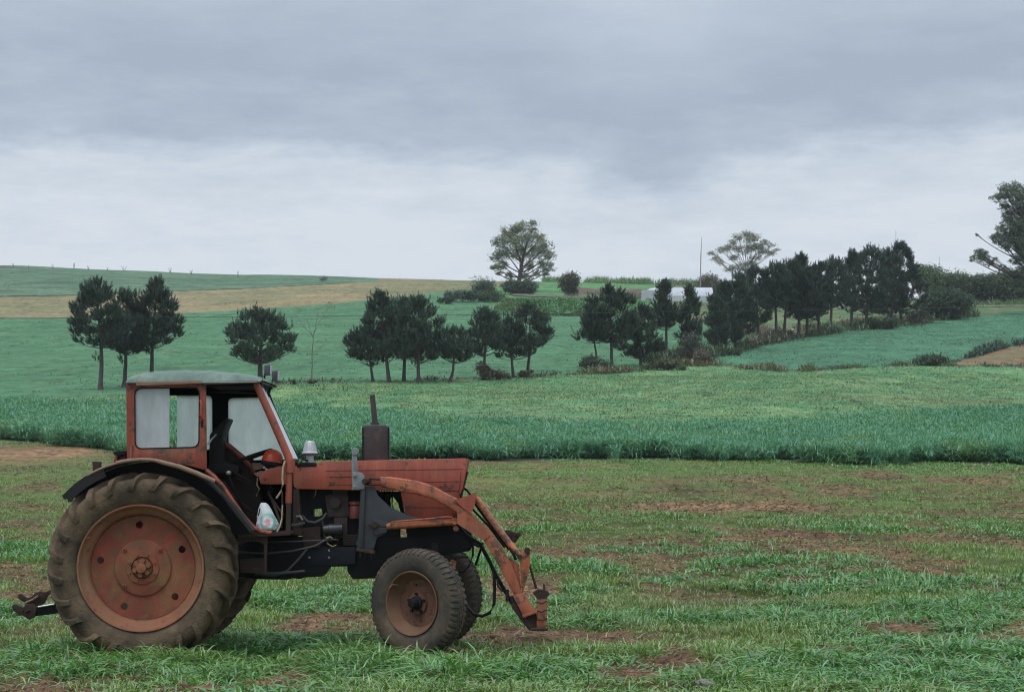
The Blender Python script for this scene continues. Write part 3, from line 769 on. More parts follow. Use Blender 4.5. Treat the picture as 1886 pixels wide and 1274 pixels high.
def at_px(u, v, Y): return np.array([(u - CX) * Y / F, Y, EYE + (HOR - v) * Y / F])
def lobes_px(loc, items, seed, dy=.6, gr=1.0):
    g = np.random.default_rng(seed); k = loc.y / F; o = []
    for (u, v, r) in items:
        q = at_px(u, v, loc.y) - np.array(loc); o.append((q[0], g.uniform(-dy, dy) * (abs(q[0]) + r * k), q[2], r * k * gr))
    return o

# lone hilltop tree
p = hit(953, 529); p.y = max(p.y, 268); p = Vector(((953 - CX) * p.y / F, p.y, float(terrain((953 - CX) * p.y / F, p.y))))
def from_px(u, v, Y):
    x = (u - CX) * Y / F; return Vector((x, Y, float(terrain(x, Y))))
base = from_px(953, 0, 270)
L = lobes_px(base, [(958, 418, 14), (980, 416, 12), (935, 428, 13), (920, 446, 14), (945, 445, 17), (972, 440, 16), (994, 440, 12), (1004, 458, 14), (1010, 474, 12), (985, 462, 17), (958, 466, 18), (930, 466, 16), (914, 474, 11), (912, 490, 9), (925, 486, 11),
     (1011, 490, 10), (1000, 486, 11), (1006, 502, 8), (975, 490, 11), (988, 505, 8), (938, 506, 9), (968, 512, 10), (918, 502, 6), (947, 425, 10)], 5)
broadleaf('leafy_tree', base, L, (.9, 0, 5.2), .30, .19, 310, [(.165, .195, .095), (.130, .170, .090), (.200, .215, .100), (.115, .155, .09)], 41, 'lone rounded broadleaf tree with see-through crown on the crest of the hill', barkmat=MBARK, sub=6, squash=.85, hollow=.15)

def bush(u, v, w, h, col, label, name='bush', leaf=.16, n=420, seed=0, group=None, Y=None, lob=6, cat='bush', barkmat=None):
    """rounded shrub whose foot is at (u, v), w pixels wide and h high"""
    p = hit(u, v) if Y is None else from_px(u, v, Y)
    g = np.random.default_rng(300 + seed); k = p.y / F; W, Hh = w * k, h * k; L = []
    for i in range(lob):
        r = min(W * .30, Hh * .42) * g.uniform(.75, 1.2)
        L.append((g.uniform(-.5, .5) * (W - 2 * r), g.uniform(-.35, .35) * W * .6, r * .7 + g.uniform(0, 1) ** .8 * max(Hh - 1.75 * r, .02), r))
    return broadleaf(name, p, L, (0, 0, Hh * .4), max(.03, .05 * Hh / 2), leaf, n / max(.16, (Hh / 2) ** 1.0), col, 300 + seed, label, cat, group, barkmat or MBARK, sub=6, twig=.012)

GD = (.046, .074, .042); GM = (.070, .108, .048); GO = (.125, .108, .068); GB = (.115, .098, .068); GL = (.085, .140, .056)
# under and beside the hilltop tree
bush(960, 540, 92, 30, GD, 'dark low shrubs crowded round the foot of the lone hilltop tree', seed=1, Y=262, lob=9, n=520)
bush(1047, 541, 44, 48, (.075, .075, .045), 'round willowy olive brown bush standing on the crest beside the lone tree', seed=2, Y=258, lob=7, leaf=.2, n=560)
bush(893, 549, 56, 44, (.055, .088, .05), 'scraggly shrub left of the terrace bank with thin twigs above', seed=3, lob=7, n=330)
bush(852, 556, 70, 26, GD, 'low spreading dark bush at the left end of the hilltop shrubs', seed=4, lob=8, n=380)
bush(822, 560, 34, 18, GD, 'small dark shrub outlying on the green slope', seed=5, lob=5, n=420)
bush(905, 556, 60, 26, GM, 'mid green shrub pressed against the terrace bank', seed=6, lob=7, n=420)
# right-hand side
bush(1741, 588, 98, 62, (.040, .072, .036), 'big rounded dark green bush at the right end of the pine row', seed=10, lob=12, n=520, leaf=.18)
hedge = [(1712, 575, 74, 80, GL, 'light green broad-leaved hedge shrub right behind the last pine'), (1765, 568, 70, 66, GM, 'hedge shrub behind the big rounded bush'), (1808, 566, 62, 64, (.05, .082, .042), 'dark hedge shrub in the middle of the right hand hedge'),
         (1846, 562, 62, 66, GM, 'leafy hedge shrub under the drooping branch of the big tree'), (1884, 562, 58, 68, GD, 'dark hedge shrub at the right edge under the big tree'), (1925, 562, 62, 68, GM, 'hedge shrub beyond the foot of the big right hand tree')]
for i, (u, v, w_, h_, c_, lab) in enumerate(hedge):
    bush(u, v, w_, h_, c_, lab, 'hedge_shrub', leaf=.20, n=620, seed=20 + i, group='shrubs of the right hand hedge', Y=246, lob=16)
# big tree at the right edge
base = from_px(1893, 0, 214)
L = lobes_px(base, [(1850, 352, 16), (1875, 345, 16), (1832, 366, 10), (1900, 356, 20), (1925, 372, 24), (1872, 384, 16), (1905, 400, 24), (1860, 408, 13), (1842, 420, 12), (1835, 440, 12), (1858, 432, 14), (1880, 424, 20), (1850, 455, 11), (1876, 460, 15), (1900, 445, 26), (1930, 430, 26),
     (1800, 468, 13), (1812, 476, 10), (1791, 476, 7), (1824, 484, 7), (1850, 490, 7), (1880, 500, 14), (1905, 490, 24), (1885, 525, 16), (1915, 530, 24), (1940, 500, 24), (1797, 434, 4), (1865, 365, 12), (1890, 375, 16), (1850, 380, 10), (1888, 408, 18), (1845, 445, 12), (1866, 445, 14), (1890, 470, 16), (1868, 480, 12), (1882, 362, 14), (1846, 362, 10), (1858, 395, 12), (1848, 430, 12), (1868, 420, 14), (1872, 440, 14), (1884, 395, 16), (1816, 470, 8), (1804, 474, 9), (1832, 478, 6), (1862, 500, 10), (1875, 515, 12), (1890, 430, 20)], 8, .5, 1.12)
broadleaf('leafy_tree', base, L, (.2, 0, 7.2), .22, .16, 330, [(.092, .124, .074), (.072, .100, .066), (.105, .138, .080)], 47, 'big dark tree with ragged drooping crown cut off by the right edge', barkmat=MBARK, sub=7, hollow=.1, spread=.19)
# feathery tree behind the row
base = from_px(1366, 0, 236)
L = lobes_px(base, [(1378, 431, 12), (1360, 437, 10), (1392, 436, 10), (1410, 445, 8), (1422, 450, 6), (1400, 452, 12), (1386, 455, 12), (1342, 456, 11), (1328, 462, 9), (1310, 467, 7), (1416, 466, 9), (1426, 462, 5), (1372, 462, 11), (1352, 474, 9), (1330, 482, 7), (1394, 474, 9), (1366, 492, 12), (1345, 494, 10), (1380, 443, 10), (1404, 462, 9), (1350, 447, 9), (1384, 484, 9), (1320, 474, 8), (1358, 458, 9)], 9, .5, 1.2)
broadleaf('feathery_tree', base, L, (.4, 0, 4.2), .12, .13, 290, [(.165, .185, .130), (.140, .165, .120), (.19, .195, .135)], 53, 'thin feathery tree with pale umbrella-shaped sprays behind the pine row', sub=9, squash=.5, twig=.016, hollow=.1)
bush(1310, 548, 56, 52, (.105, .105, .062), 'round olive bush right of the mast behind the greenhouse', seed=30, Y=264, lob=9, n=420)
bush(1270, 520, 24, 20, (.12, .12, .10), 'small sparse grey bush on the crest left of the mast', seed=31, Y=262, lob=4, n=160)
# thickets at the foot of the pines
TH = [(890, 700, 42, 40, GB, 'brown grey thicket wrapped round a pine trunk'), (922, 700, 40, 22, GB, 'low brown scrub right of the thicket pine'), (968, 696, 38, 16, GO, 'dry brownish scrub at the foot of the crooked pine'),
      (1097, 684, 56, 34, (.05, .075, .04), 'leafy sapling scrub at the foot of the pale-trunked pine'), 
      (1232, 682, 80, 22, (.085, .088, .042), 'yellow green weeds below the tall bare-trunked pine'), (1270, 667, 66, 66, (.062, .078, .056), 'big grey green thicket in the long pine row'), (1296, 672, 40, 40, GB, 'brown withered scrub on the right flank of the big thicket'),
      
      (1345, 655, 70, 16, GD, 'dark undergrowth below the darkest knot of pines'), (1455, 622, 40, 16, (.06, .07, .04), 'undergrowth between the twin-trunk pine and the pointed pine'), (1523, 612, 44, 12, GB, 'brown undergrowth below the leaning pine'),
      (1620, 606, 74, 26, (.05, .072, .038), 'undergrowth under the last pines before the big bush'), (1690, 594, 56, 30, (.045, .068, .036), 'shrub between the tallest pine and the big rounded bush'), (1724, 674, 40, 20, (.055, .07, .035), 'tussock at the left tip of the bare brown strip'),
      (575, 707, 18, 10, GB, 'dry brown tuft at the foot of the bare sapling'), (536, 708, 40, 9, GM, 'weedy patch between the cab and the bare sapling')]
for i, (u, v, w_, h_, c_, lab) in enumerate(TH):
    bush(u, v, w_, h_, c_, lab, 'shrub', leaf=.11, n=420, seed=50 + i, group='scrub at the foot of the pines', lob=max(4, int(w_ / 9)), cat='shrub')

# bare sapling
p = hit(574, 706); k = p.y / F; g = np.random.default_rng(5)
def S(u, v, dy=0): return np.array([(u - 574) * k, dy, (706 - v) * k])
br = [([S(574, 708), S(575, 660), S(577, 618)], .035, .022), ([S(577, 618), S(585, 600), S(604, 566, .3), S(612, 556, .4)], .02, .006), ([S(577, 618), S(584, 590, -.2), S(588, 568, -.3)], .018, .005), ([S(577, 618), S(562, 604, .1), S(548, 586, .2), S(540, 574, .3)], .018, .005), ([S(576, 622), S(569, 600, -.2), S(565, 582, -.2)], .014, .005),
      ([S(593, 584, .2), S(606, 580, .3), S(615, 572, .3)], .009, .004), ([S(560, 602, .1), S(552, 600, 0), S(546, 594, 0)], .009, .004), ([S(575, 650), S(590, 640, .2), S(598, 632, .3)], .009, .003), ([S(575, 644), S(562, 636, -.2), S(556, 628, -.2)], .009, .003), ([S(575, 634), S(588, 626), S(592, 618)], .008, .003)]
pth = []
for pts, r0, r1 in br:
    P = np.array(pts); t = np.linspace(0, 1, 9); s = np.linspace(0, 1, len(P))
    q = np.stack([np.interp(t, s, P[:, j]) for j in range(3)], -1) + g.normal(0, .012, (9, 3)); pth.append((q, np.linspace(r0, r1, 9)))
o = empty('bare_sapling', p); tag(o, 'thin bare sapling with a forked top and a few yellow leaves', 'tree')
tv, tq = tubes(pth, 6); link(bpy.data.objects.new('trunk', mesh_np('trunk', tv, None, tq, MBARK2, None, True)), o)
tips = np.array([S(610, 558, .4), S(604, 566, .3), S(614, 566, .3), S(600, 574, .2), S(542, 576, .3), S(548, 570, .3), S(590, 640, .2), S(596, 630, .3)]); P = tips[g.integers(0, 8, 90)] + g.normal(0, .10, (90, 3))
v, q, c = leaves(P, .09, g, (.20, .19, .05)); link(bpy.data.objects.new('crown', mesh_np('crown', v, None, q, MLEAF, c)), o)
# little weeds standing on the skyline
for i, (u, v, h) in enumerate([(26, 490, 9), (52, 491, 7), (98, 492, 10), (136, 493, 13), (163, 494, 9), (198, 495, 8), (228, 496, 12), (314, 500, 13), (352, 502, 9), (438, 507, 12)]):
    pp = hit(u, v + 3); k = pp.y / F; P = []
    for j in range(3):
        a = g.normal(0, .18); e = np.array([a * h * k, g.normal(0, .1), h * k * g.uniform(.7, 1)]); P.append((bez([0, 0, -.2], e * .5, e, 4), np.linspace(.045, .02, 4)))
    tv, tq = tubes(P, 4); o = bpy.data.objects.new('weed_stalk', mesh_np('weed_stalk', tv, None, tq, MBARK2)); o.location = pp; link(o)
    tag(o, 'thin dry weed stalks standing on the left hand skyline of the hill', 'weed', 'dry weeds on the skyline')
bush(594, 519, 24, 14, (.11, .11, .10), 'small bare twiggy shrub standing on the skyline above the tan field', seed=90, Y=318, lob=4, n=60, leaf=.14)

# ================================================================== SMALL BUILT THINGS ON THE HILL
def simple(name, verts, faces, mat, parent=None, loc=None, smooth=False):
    me = bpy.data.meshes.new(name); me.from_pydata([tuple(v) for v in verts], [], faces); me.update()
    if smooth: me.polygons.foreach_set('use_smooth', [True] * len(me.polygons))
    me.materials.append(mat); o = bpy.data.objects.new(name, me)
    if loc is not None: o.location = loc
    return link(o, parent)
def boxv(x0, x1, y0, y1, z0, z1):
    return [(x0, y0, z0), (x1, y0, z0), (x1, y1, z0), (x0, y1, z0), (x0, y0, z1), (x1, y0, z1), (x1, y1, z1), (x0, y1, z1)], [(0, 3, 2, 1), (4, 5, 6, 7), (0, 1, 5, 4), (1, 2, 6, 5), (2, 3, 7, 6), (3, 0, 4, 7)]
MPLAST = surf('greenhouse sheet', (.43, .45, .47), (.30, .33, .36), rough=.35, scale=.8)
MCONC = surf('weathered concrete', (.30, .28, .26), (.17, .155, .145), rough=.9, scale=1.3)
MDARKW = surf('dark timber', (.05, .042, .04), (.03, .026, .026), rough=.9)
MROOF = surf('rusty sheet roof', (.33, .28, .26), (.20, .165, .15), rough=.8, scale=.9)

# low sheet roof on the terrace
Y = 233; k = Y / F; b = from_px(1029, 0, Y); z = lambda v: EYE + (HOR - v) * k - b.z
o = empty('low_shed', b); tag(o, 'long low shed with a flat rusty sheet roof on top of the grassy terrace', 'shed')
xl, xr = (944 - 1029) * k, (1116 - 1029) * k
n = 64; V = []; 
for i in range(n + 1):
    x = xl + (xr - xl) * i / n; zc = z(541.5) + (z(549) - z(541.5)) * i / n + (.025 if i % 2 else 0)
    V += [(x, -.2, zc - .16), (x, -.2, zc + .04), (x, 3.0, zc + .12), (x, 3.0, zc)]
Fc = []
for i in range(n):
    a, c = 4 * i, 4 * i + 4
    Fc += [(a, c, c + 1, a + 1), (a + 1, c + 1, c + 2, a + 2), (a + 2, c + 2, c + 3, a + 3), (a + 3, c + 3, c, a)]
Fc += [(0, 1, 2, 3), (4 * n + 3, 4 * n + 2, 4 * n + 1, 4 * n)]
simple('roof', V, Fc, MROOF, o)
v_, f_ = boxv(xl + .3, xr - .2, .25, 2.7, -.6, z(549.5) - .06); simple('wall', v_, f_, MDARKW, o)
v_, f_ = boxv((1054 - 1029) * k, (1092 - 1029) * k, .05, .2, -.6, z(551)); simple('wall', v_, f_, MCONC, o)

# greenhouse tunnel
Y = 252; k = Y / F; b = from_px(1247, 0, Y); z = lambda v: EYE + (HOR - v) * k - b.z
o = empty('greenhouse', b); tag(o, 'low white plastic-covered greenhouse tunnel half hidden behind the pine row', 'greenhouse')
z0, z1 = min(z(552), -.3), z(527); V = []; Fc = []; prof = []
for j in range(13):
    a = math.pi * j / 12; prof.append((-math.cos(a) * 2.4 + 2.0, z0 + (z1 - z0) * math.sin(a) ** .6))
xs = [(-66, .25), (-62, .62), (-56, .82), (-48, .95), (-36, 1), (0, 1), (36, 1), (66, 1)]
for x, s in xs:
    for (yy, zq) in prof: V.append((x * k, (yy - 2) * (.6 + .4 * s) + 2, z0 + (zq - z0) * s))
for i in range(len(xs) - 1):
    for j in range(12): a = i * 13 + j; Fc.append((a, a + 13, a + 14, a + 1))
Fc += [tuple(range(12, -1, -1)), tuple(range((len(xs) - 1) * 13, len(xs) * 13))]
simple('plastic_cover', V, Fc, MPLAST, o)
v_, f_ = boxv(-66 * k, -40 * k, -.75, -.45, z0, z(535)); simple('side_wall', v_, f_, MPLAST, o)
pth = [([(x * k, .4, z(546) + (z(515) - z(546)) * math.sin(a) ** .8) for x, a in [(12 - 24 * math.cos(t_), t_) for t_ in np.linspace(0.05, 3.09, 13)]], np.full(13, .04))]
tv, tq = tubes(pth, 6); link(bpy.data.objects.new('hoop', mesh_np('hoop', tv, None, tq, MROOF)), o)

# green tank on a stand
Y = 256; k = Y / F; b = from_px(1226, 0, Y); z = lambda v: EYE + (HOR - v) * k - b.z
MTANK = surf('green tank', (.035, .13, .12), (.025, .09, .085), rough=.5)
o = empty('water_tank', b); tag(o, 'small blue green water tank on a stand behind the greenhouse', 'tank')
r0, r1 = 5.5 * k, 8.2 * k
pr = [(r0, z(526)), (r1 * .95, z(517)), (r1 * 1.06, z(516.6)), (r1 * 1.06, z(514.6)), (r1 * .9, z(514.6)), (.01, z(515))]
V = [(r * math.cos(a), r * math.sin(a), h) for r, h in pr for a in np.linspace(0, 2 * math.pi, 17)[:-1]]
Fc = [(i * 16 + j, i * 16 + (j + 1) % 16, (i + 1) * 16 + (j + 1) % 16, (i + 1) * 16 + j) for i in range(5) for j in range(16)]
simple('tank', V, Fc, MTANK, o)
for sx in (-1, 1):
    for sy in (-1, 1):
        tv, tq = tubes([([(sx * .3, sy * .3, -.2), (sx * .26, sy * .26, z(526))], [.05, .05])], 6); link(bpy.data.objects.new('leg', mesh_np('leg', tv, None, tq, MDARKW)), o)

# radio mast
b = from_px(1291, 0, 262); k = 262 / F; z = lambda v: EYE + (HOR - v) * k - b.z
o = empty('mast', b); tag(o, 'thin tall grey mast rising on the skyline left of the feathery tree', 'mast')
tv, tq = tubes([([(-.1, 0, -.3), (0, 0, z(465))], [.075, .055])], 8); link(bpy.data.objects.new('pole', mesh_np('pole', tv, None, tq, MCONC)), o)
tv, tq = tubes([([(0, 0, z(466)), (.1, 0, z(436))], [.05, .02])], 6); link(bpy.data.objects.new('aerial', mesh_np('aerial', tv, None, tq, MCONC)), o)
for i, (u, v0, v1, Yp, lab) in enumerate([(1650, 470, 424, 215, 'hair-thin aerial rising behind the tallest pine'), (1730, 520, 472, 240, 'hair-thin aerial rising from the hedge right of the pines'), (813, 524, 514, 330, 'short crooked post standing on the crest of the tan field')]):
    b = from_px(u, 0, Yp); k = Yp / F; z = lambda v: EYE + (HOR - v) * k - b.z
    tv, tq = tubes([([(0, 0, -.3), (.05 * (i == 2), 0, z(v1))], [.05 if i == 2 else .03, .04 if i == 2 else .012])], 6)
    o = bpy.data.objects.new('post' if i == 2 else 'aerial_mast', mesh_np('post', tv, None, tq, MDARKW)); o.location = b; link(o); tag(o, lab, 'post' if i == 2 else 'mast')
# pale rubbish on the slope
for i, (u, v, r, lab) in enumerate([(1411, 604, 4, 'round white rubbish bag lying behind the bowed pine'), (1460, 606, 3, 'small white scrap on the slope left of the pointed pine'), (1548, 566, 6, 'pale bundle of rubbish on the slope under the flat-topped pine')]):
    b = hit(u, v + 3); k = b.y / F; bm = bmesh.new(); bmesh.ops.create_icosphere(bm, subdivisions=2, radius=r * k)
    for q in bm.verts: q.co *= random.uniform(.8, 1.15); q.co.z = q.co.z * .7 + r * k * .5
    me = bpy.data.meshes.new('rubbish_bag'); bm.to_mesh(me); bm.free(); me.materials.append(MPLAST); o = bpy.data.objects.new('rubbish_bag', me); o.location = b; link(o); tag(o, lab, 'rubbish')
# overhead wire
pts = []
for u in range(-500, 2500, 60):
    Yw = 112; x = (u - CX) * Yw / F; vv = 586 - (u / 1886) * 22 + 14 * (1 - ((u - 943) / 943) ** 2) * .25
    pts.append((x, Yw, EYE + (HOR - vv) * Yw / F))
tv, tq = tubes([(pts, np.full(len(pts), .011))], 5); o = bpy.data.objects.new('overhead_wire', mesh_np('overhead_wire', tv, None, tq, MDARKW)); link(o)
tag(o, 'thin dark wire strung across the field in front of the pines', 'wire')
# stone in the grass at the bottom edge
b = hit(1292, 1268); bm = bmesh.new(); bmesh.ops.create_icosphere(bm, subdivisions=3, radius=.085)
for q in bm.verts:
    n_ = 1 + .35 * (float(fbm(q.co.x * 9 + 3, q.co.y * 9 + q.co.z * 7, 5, 3)) - .5); q.co *= n_; q.co.x *= 1.2; q.co.z = q.co.z * .55 + .015
me = bpy.data.meshes.new('stone'); bm.to_mesh(me); bm.free(); me.materials.append(surf('stone', (.20, .19, .175), (.11, .10, .09), rough=.9, scale=6, bump=.5)); me.polygons.foreach_set('use_smooth', [True] * len(me.polygons))
o = bpy.data.objects.new('stone', me); o.location = b; link(o); tag(o, 'pale grey stone half hidden in the grass at the bottom edge', 'stone')
# ================================================================== TRACTOR
YC = 20.3
BX = (264.5 - CX) * (YC - .72) / F
def P(u, v, d):
    Y = YC + d
    return Vector(((u - CX) * Y / F - BX, d, EYE + (HOR - v) * Y / F))
def PX(pts, d): return [(P(u, v, d).x, P(u, v, d).z) for u, v in pts]
def rnd(pts, r, n=5):
    """round the corners of a closed polygon"""
    out = []; m = len(pts)
    for i in range(m):
        p = Vector(pts[i]); a = Vector(pts[i - 1]); b = Vector(pts[(i + 1) % m])
        rr = r[i] if isinstance(r, (list, tuple)) else r
        if rr <= 0: out.append(tuple(p)); continue
        da = (a - p); db = (b - p); q = min(rr, da.length * .45, db.length * .45)
        s = p + da.normalized() * q; e = p + db.normalized() * q
        for k in range(n + 1):
            t = k / n; c = s * (1 - t) ** 2 + p * 2 * t * (1 - t) + e * t * t; out.append(tuple(c))
    return out

class Mb:
    def __init__(s): s.v = []; s.f = []
    def add(s, v, f):
        o = len(s.v); s.v += [tuple(x) for x in v]; s.f += [tuple(i + o for i in q) for q in f]; return s
    def prism(s, poly, y0, y1, holes=()):
        """poly and holes in local x, z; extruded from y0 to y1"""
        loops = [list(poly)] + [list(h) for h in holes]
        flat = [p for l in loops for p in l]; n = len(flat)
        tri = tessellate_polygon([[Vector((x, z, 0)) for x, z in l] for l in loops])
        V = [(x, y0, z) for x, z in flat] + [(x, y1, z) for x, z in flat]; Fc = []
        for a, b, c in tri:
            Fc.append((a, b, c)); Fc.append((c + n, b + n, a + n))
        o = 0
        for l in loops:
            m = len(l)
            for i in range(m):
                a, b = o + i, o + (i + 1) % m; Fc.append((a, b, b + n, a + n))
            o += m
        return s.add(V, Fc)
    def pp(s, pts, d0, d1, r=0, holes=(), ref=None):
        ref = d0 if ref is None else ref
        return s.prism(rnd(PX(pts, ref), r), d0, d1, [rnd(PX(h, ref), hr) for h, hr in holes])
    def box(s, c, e, rot=None):
        V = [Vector((x * e[0] / 2, y * e[1] / 2, z * e[2] / 2)) for x in (-1, 1) for y in (-1, 1) for z in (-1, 1)]
        if rot is not None: V = [rot @ v for v in V]
        V = [v + Vector(c) for v in V]
        return s.add(V, [(0, 1, 3, 2), (4, 6, 7, 5), (0, 4, 5, 1), (2, 3, 7, 6), (0, 2, 6, 4), (1, 5, 7, 3)])
    def tube(s, pts, r, n=12):
        pts = [Vector(p) for p in pts]; rad = r if isinstance(r, (list, tuple)) else [r] * len(pts)
        v, q = tubes([([p[:] for p in pts], rad)], n)
        k = len(pts); Fc = [tuple(int(j) for j in f) for f in q] + [tuple(range(n - 1, -1, -1)), tuple(range((k - 1) * n, k * n))]
        return s.add(v.tolist(), Fc)
    def lathe(s, prof, c=(0, 0, 0), n=48, axis='y', close=False):
        V = []; Fc = []; k = len(prof)
        for r, h in prof:
            for j in range(n):
                a = 2 * math.pi * j / n
                V.append((c[0] + r * math.cos(a), c[1] + h, c[2] + r * math.sin(a)) if axis == 'y' else (c[0] + r * math.cos(a), c[1] + r * math.sin(a), c[2] + h))
        for i in range(k - 1 + (1 if close else 0)):
            for j in range(n): Fc.append((i * n + j, i * n + (j + 1) % n, ((i + 1) % k) * n + (j + 1) % n, ((i + 1) % k) * n + j))
        if not close:
            if prof[0][0] > .001: Fc.append(tuple(range(n - 1, -1, -1)))
            if prof[-1][0] > .001: Fc.append(tuple(range((k - 1) * n, k * n)))
        return s.add(V, Fc)
    def build(s, name, mat, parent, bevel=0.0, smooth=38, label=None, jit=0.0):
        bm = bmesh.new(); vs = [bm.verts.new(v) for v in s.v]
        for f in s.f:
            try: bm.faces.new([vs[i] for i in f])
            except ValueError: pass
        bmesh.ops.remove_doubles(bm, verts=bm.verts, dist=1e-5)
        bmesh.ops.recalc_face_normals(bm, faces=bm.faces)
        if bevel:
            bmesh.ops.dissolve_limit(bm, angle_limit=R(1), verts=bm.verts, edges=bm.edges)
            es = [e for e in bm.edges if len(e.link_faces) == 2 and e.calc_face_angle(0) > R(30)]
            bmesh.ops.bevel(bm, geom=es, offset=bevel, segments=2, affect='EDGES', profile=.5, clamp_overlap=True)
        if jit:
            for v in bm.verts: v.co += Vector((random.uniform(-jit, jit), random.uniform(-jit, jit), random.uniform(-jit, jit)))
        me = bpy.data.meshes.new(name); bm.to_mesh(me); bm.free()
        me.polygons.foreach_set('use_smooth', [True] * len(me.polygons)); me.set_sharp_from_angle(angle=R(smooth))
        me.materials.append(mat); o = bpy.data.objects.new(name, me); link(o, parent)
        if label: o['label'] = label
        return o

# ---- paints and metals
RED = (.30, .062, .040)
M_RED = surf('faded red paint', (.355, .072, .034), (.200, .043, .023), (.085, .038, .022), .545, (.20, .098, .053), .64, rough=.55, scale=3.2, bump=.15, bscale=60, streak=.38)
M_BON = surf('bonnet red paint', (.370, .074, .037), (.235, .050, .028), (.095, .041, .024), .565, (.25, .120, .068), .66, rough=.5, scale=2.8, bump=.14, bscale=40, streak=.30)
M_ORG = surf('loader orange paint', (.430, .120, .036), (.280, .074, .028), (.085, .040, .024), .53, (.16, .085, .05), .60, rough=.55, scale=4.5, bump=.25, bscale=50, off=2, streak=.35)
M_ARM = surf('loader arm paint', (.395, .108, .046), (.265, .070, .032), (.090, .042, .026), .545, (.19, .095, .055), .62, rough=.55, scale=3.0, bump=.25, bscale=50, off=6, streak=.35)
M_WHEEL = surf('rusty wheel centre', (.290, .054, .027), (.140, .034, .020), (.140, .058, .026), .51, (.235, .118, .048), .56, rough=.75, scale=4.0, bump=.4, bscale=45, off=1, dirt_scale=2.6)
M_RIM = surf('rusty rim', (.255, .100, .048), (.170, .066, .034), (.095, .046, .026), .57, (.235, .130, .070), .55, rough=.8, scale=4, bump=.25, bscale=60, off=8)
M_FRIM = surf('front rim', (.165, .070, .034), (.095, .044, .026), (.085, .038, .022), .56, (.165, .094, .050), .56, rough=.8, scale=5, bump=.25, bscale=60, off=11)
M_FDISC = surf('rusty front wheel centre', (.150, .056, .030), (.080, .036, .022), (.060, .030, .020), .54, (.165, .088, .046), .60, rough=.8, scale=6, bump=.3, bscale=60, off=14)
M_TYRE = surf('muddy tyre', (.115, .083, .053), (.036, .031, .026), None, .6, (.175, .123, .074), .54, rough=.92, scale=5, bump=1.0, bscale=24, spec=.2, off=3, dirt_scale=3.2)
M_FTYRE = surf('front tyre', (.080, .068, .052), (.036, .034, .032), None, .6, (.150, .108, .068), .57, rough=.88, scale=4.5, bump=.4, bscale=50, spec=.25, off=5, dirt_scale=3.5)
M_DARK = surf('oily black iron', (.010, .010, .011), (.005, .0055, .0065), (.026, .016, .012), .66, None, rough=.7, scale=6, bump=.25, bscale=50, spec=.2)
M_LIN = surf('shade-toned cab lining', (.009, .008, .008), (.005, .005, .006), None, rough=.9, scale=5, spec=.2)  # near-black base colour stands in for the shade under the cab roof
M_BRN = surf('dirty brown steel', (.050, .032, .024), (.025, .018, .016), (.075, .042, .026), .58, None, rough=.85, scale=6, bump=.3, bscale=45, spec=.25)
M_GREY = surf('slate grey steel', (.034, .038, .042), (.020, .023, .026), (.085, .058, .042), .66, None, rough=.7, scale=5, bump=.2, bscale=50)
M_LGREY = surf('pale grey lever', (.230, .245, .260), (.155, .165, .175), (.11, .075, .055), .66, None, rough=.6, scale=7, bump=.2)
M_ROOF = surf('dusty green roof', (.125, .190, .152), (.075, .120, .100), (.10, .075, .06), .72, (.25, .275, .235), .60, rough=.75, scale=3.5, bump=.15, bscale=30, dirt_scale=1.8, streak=.3)
M_TAN = surf('dusty fender lip', (.255, .165, .115), (.180, .110, .078), (.115, .06, .04), .6, None, rough=.85, scale=6, bump=.2)
M_ALU = surf('dull aluminium', (.50, .50, .51), (.36, .36, .38), (.18, .14, .11), .74, None, rough=.45, metal=.35, scale=6)
M_MUF = surf('sooty muffler', (.050, .042, .040), (.030, .027, .028), (.085, .050, .036), .56, None, rough=.8, scale=5, bump=.2)
M_BLK = surf('black rubber', (.008, .008, .009), (.005, .005, .006), rough=.65, spec=.25)
M_FEND = surf('fender black', (.010, .009, .009), (.006, .006, .006), (.035, .021, .016), .62, None, rough=.85, scale=5)
M_BRIGHT = surf('worn bright steel', (.42, .42, .42), (.28, .27, .26), (.15, .10, .07), .68, None, rough=.4, metal=.7, scale=9)
M_CORD = surf('straw cord', (.42, .34, .22), (.30, .24, .15), rough=.9, scale=20)
M_SUMP = surf('blue black sump', (.007, .010, .016), (.005, .006, .010), rough=.6, spec=.25, scale=5)
M_FILT = surf('red oil filter', (.155, .034, .022), (.10, .024, .018), (.05, .03, .02), .6, rough=.6, scale=8)

def glassmat(name, col, alpha, streak, thru=.85):
    m, t, out = new_mat(name)
    d = t.nodes.new('ShaderNodeBsdfDiffuse'); tr = t.nodes.new('ShaderNodeBsdfTranslucent'); tp = t.nodes.new('ShaderNodeBsdfTransparent'); gl = t.nodes.new('ShaderNodeBsdfGlossy'); gl.inputs['Roughness'].default_value = .25
    n = noise(t, 3, 6, .7, (4, 4, 1.2)); f = ramp(t, n, [(.3, streak), (.7, 1.0)]).outputs[0]
    c = mixc(t, 1.0, col, f, 'MULTIPLY'); t.links.new(c, d.inputs[0]); t.links.new(c, tr.inputs[0])
    a = t.nodes.new('ShaderNodeMixShader'); a.inputs[0].default_value = thru; t.links.new(d.outputs[0], a.inputs[1]); t.links.new(tr.outputs[0], a.inputs[2])
    b = t.nodes.new('ShaderNodeMixShader'); b.inputs[0].default_value = alpha; t.links.new(tp.outputs[0], b.inputs[1]); t.links.new(a.outputs[0], b.inputs[2])
    g = t.nodes.new('ShaderNodeMixShader'); g.inputs[0].default_value = .05; t.links.new(b.outputs[0], g.inputs[1]); t.links.new(gl.outputs[0], g.inputs[2])
    t.links.new(g.outputs[0], out.inputs[0]); return m
M_PANE = glassmat('clouded window sheet', (.95, 1.0, .97), .97, .80)
M_PANE2 = glassmat('grimy window sheet', (.62, .67, .67), .95, .74, .35)
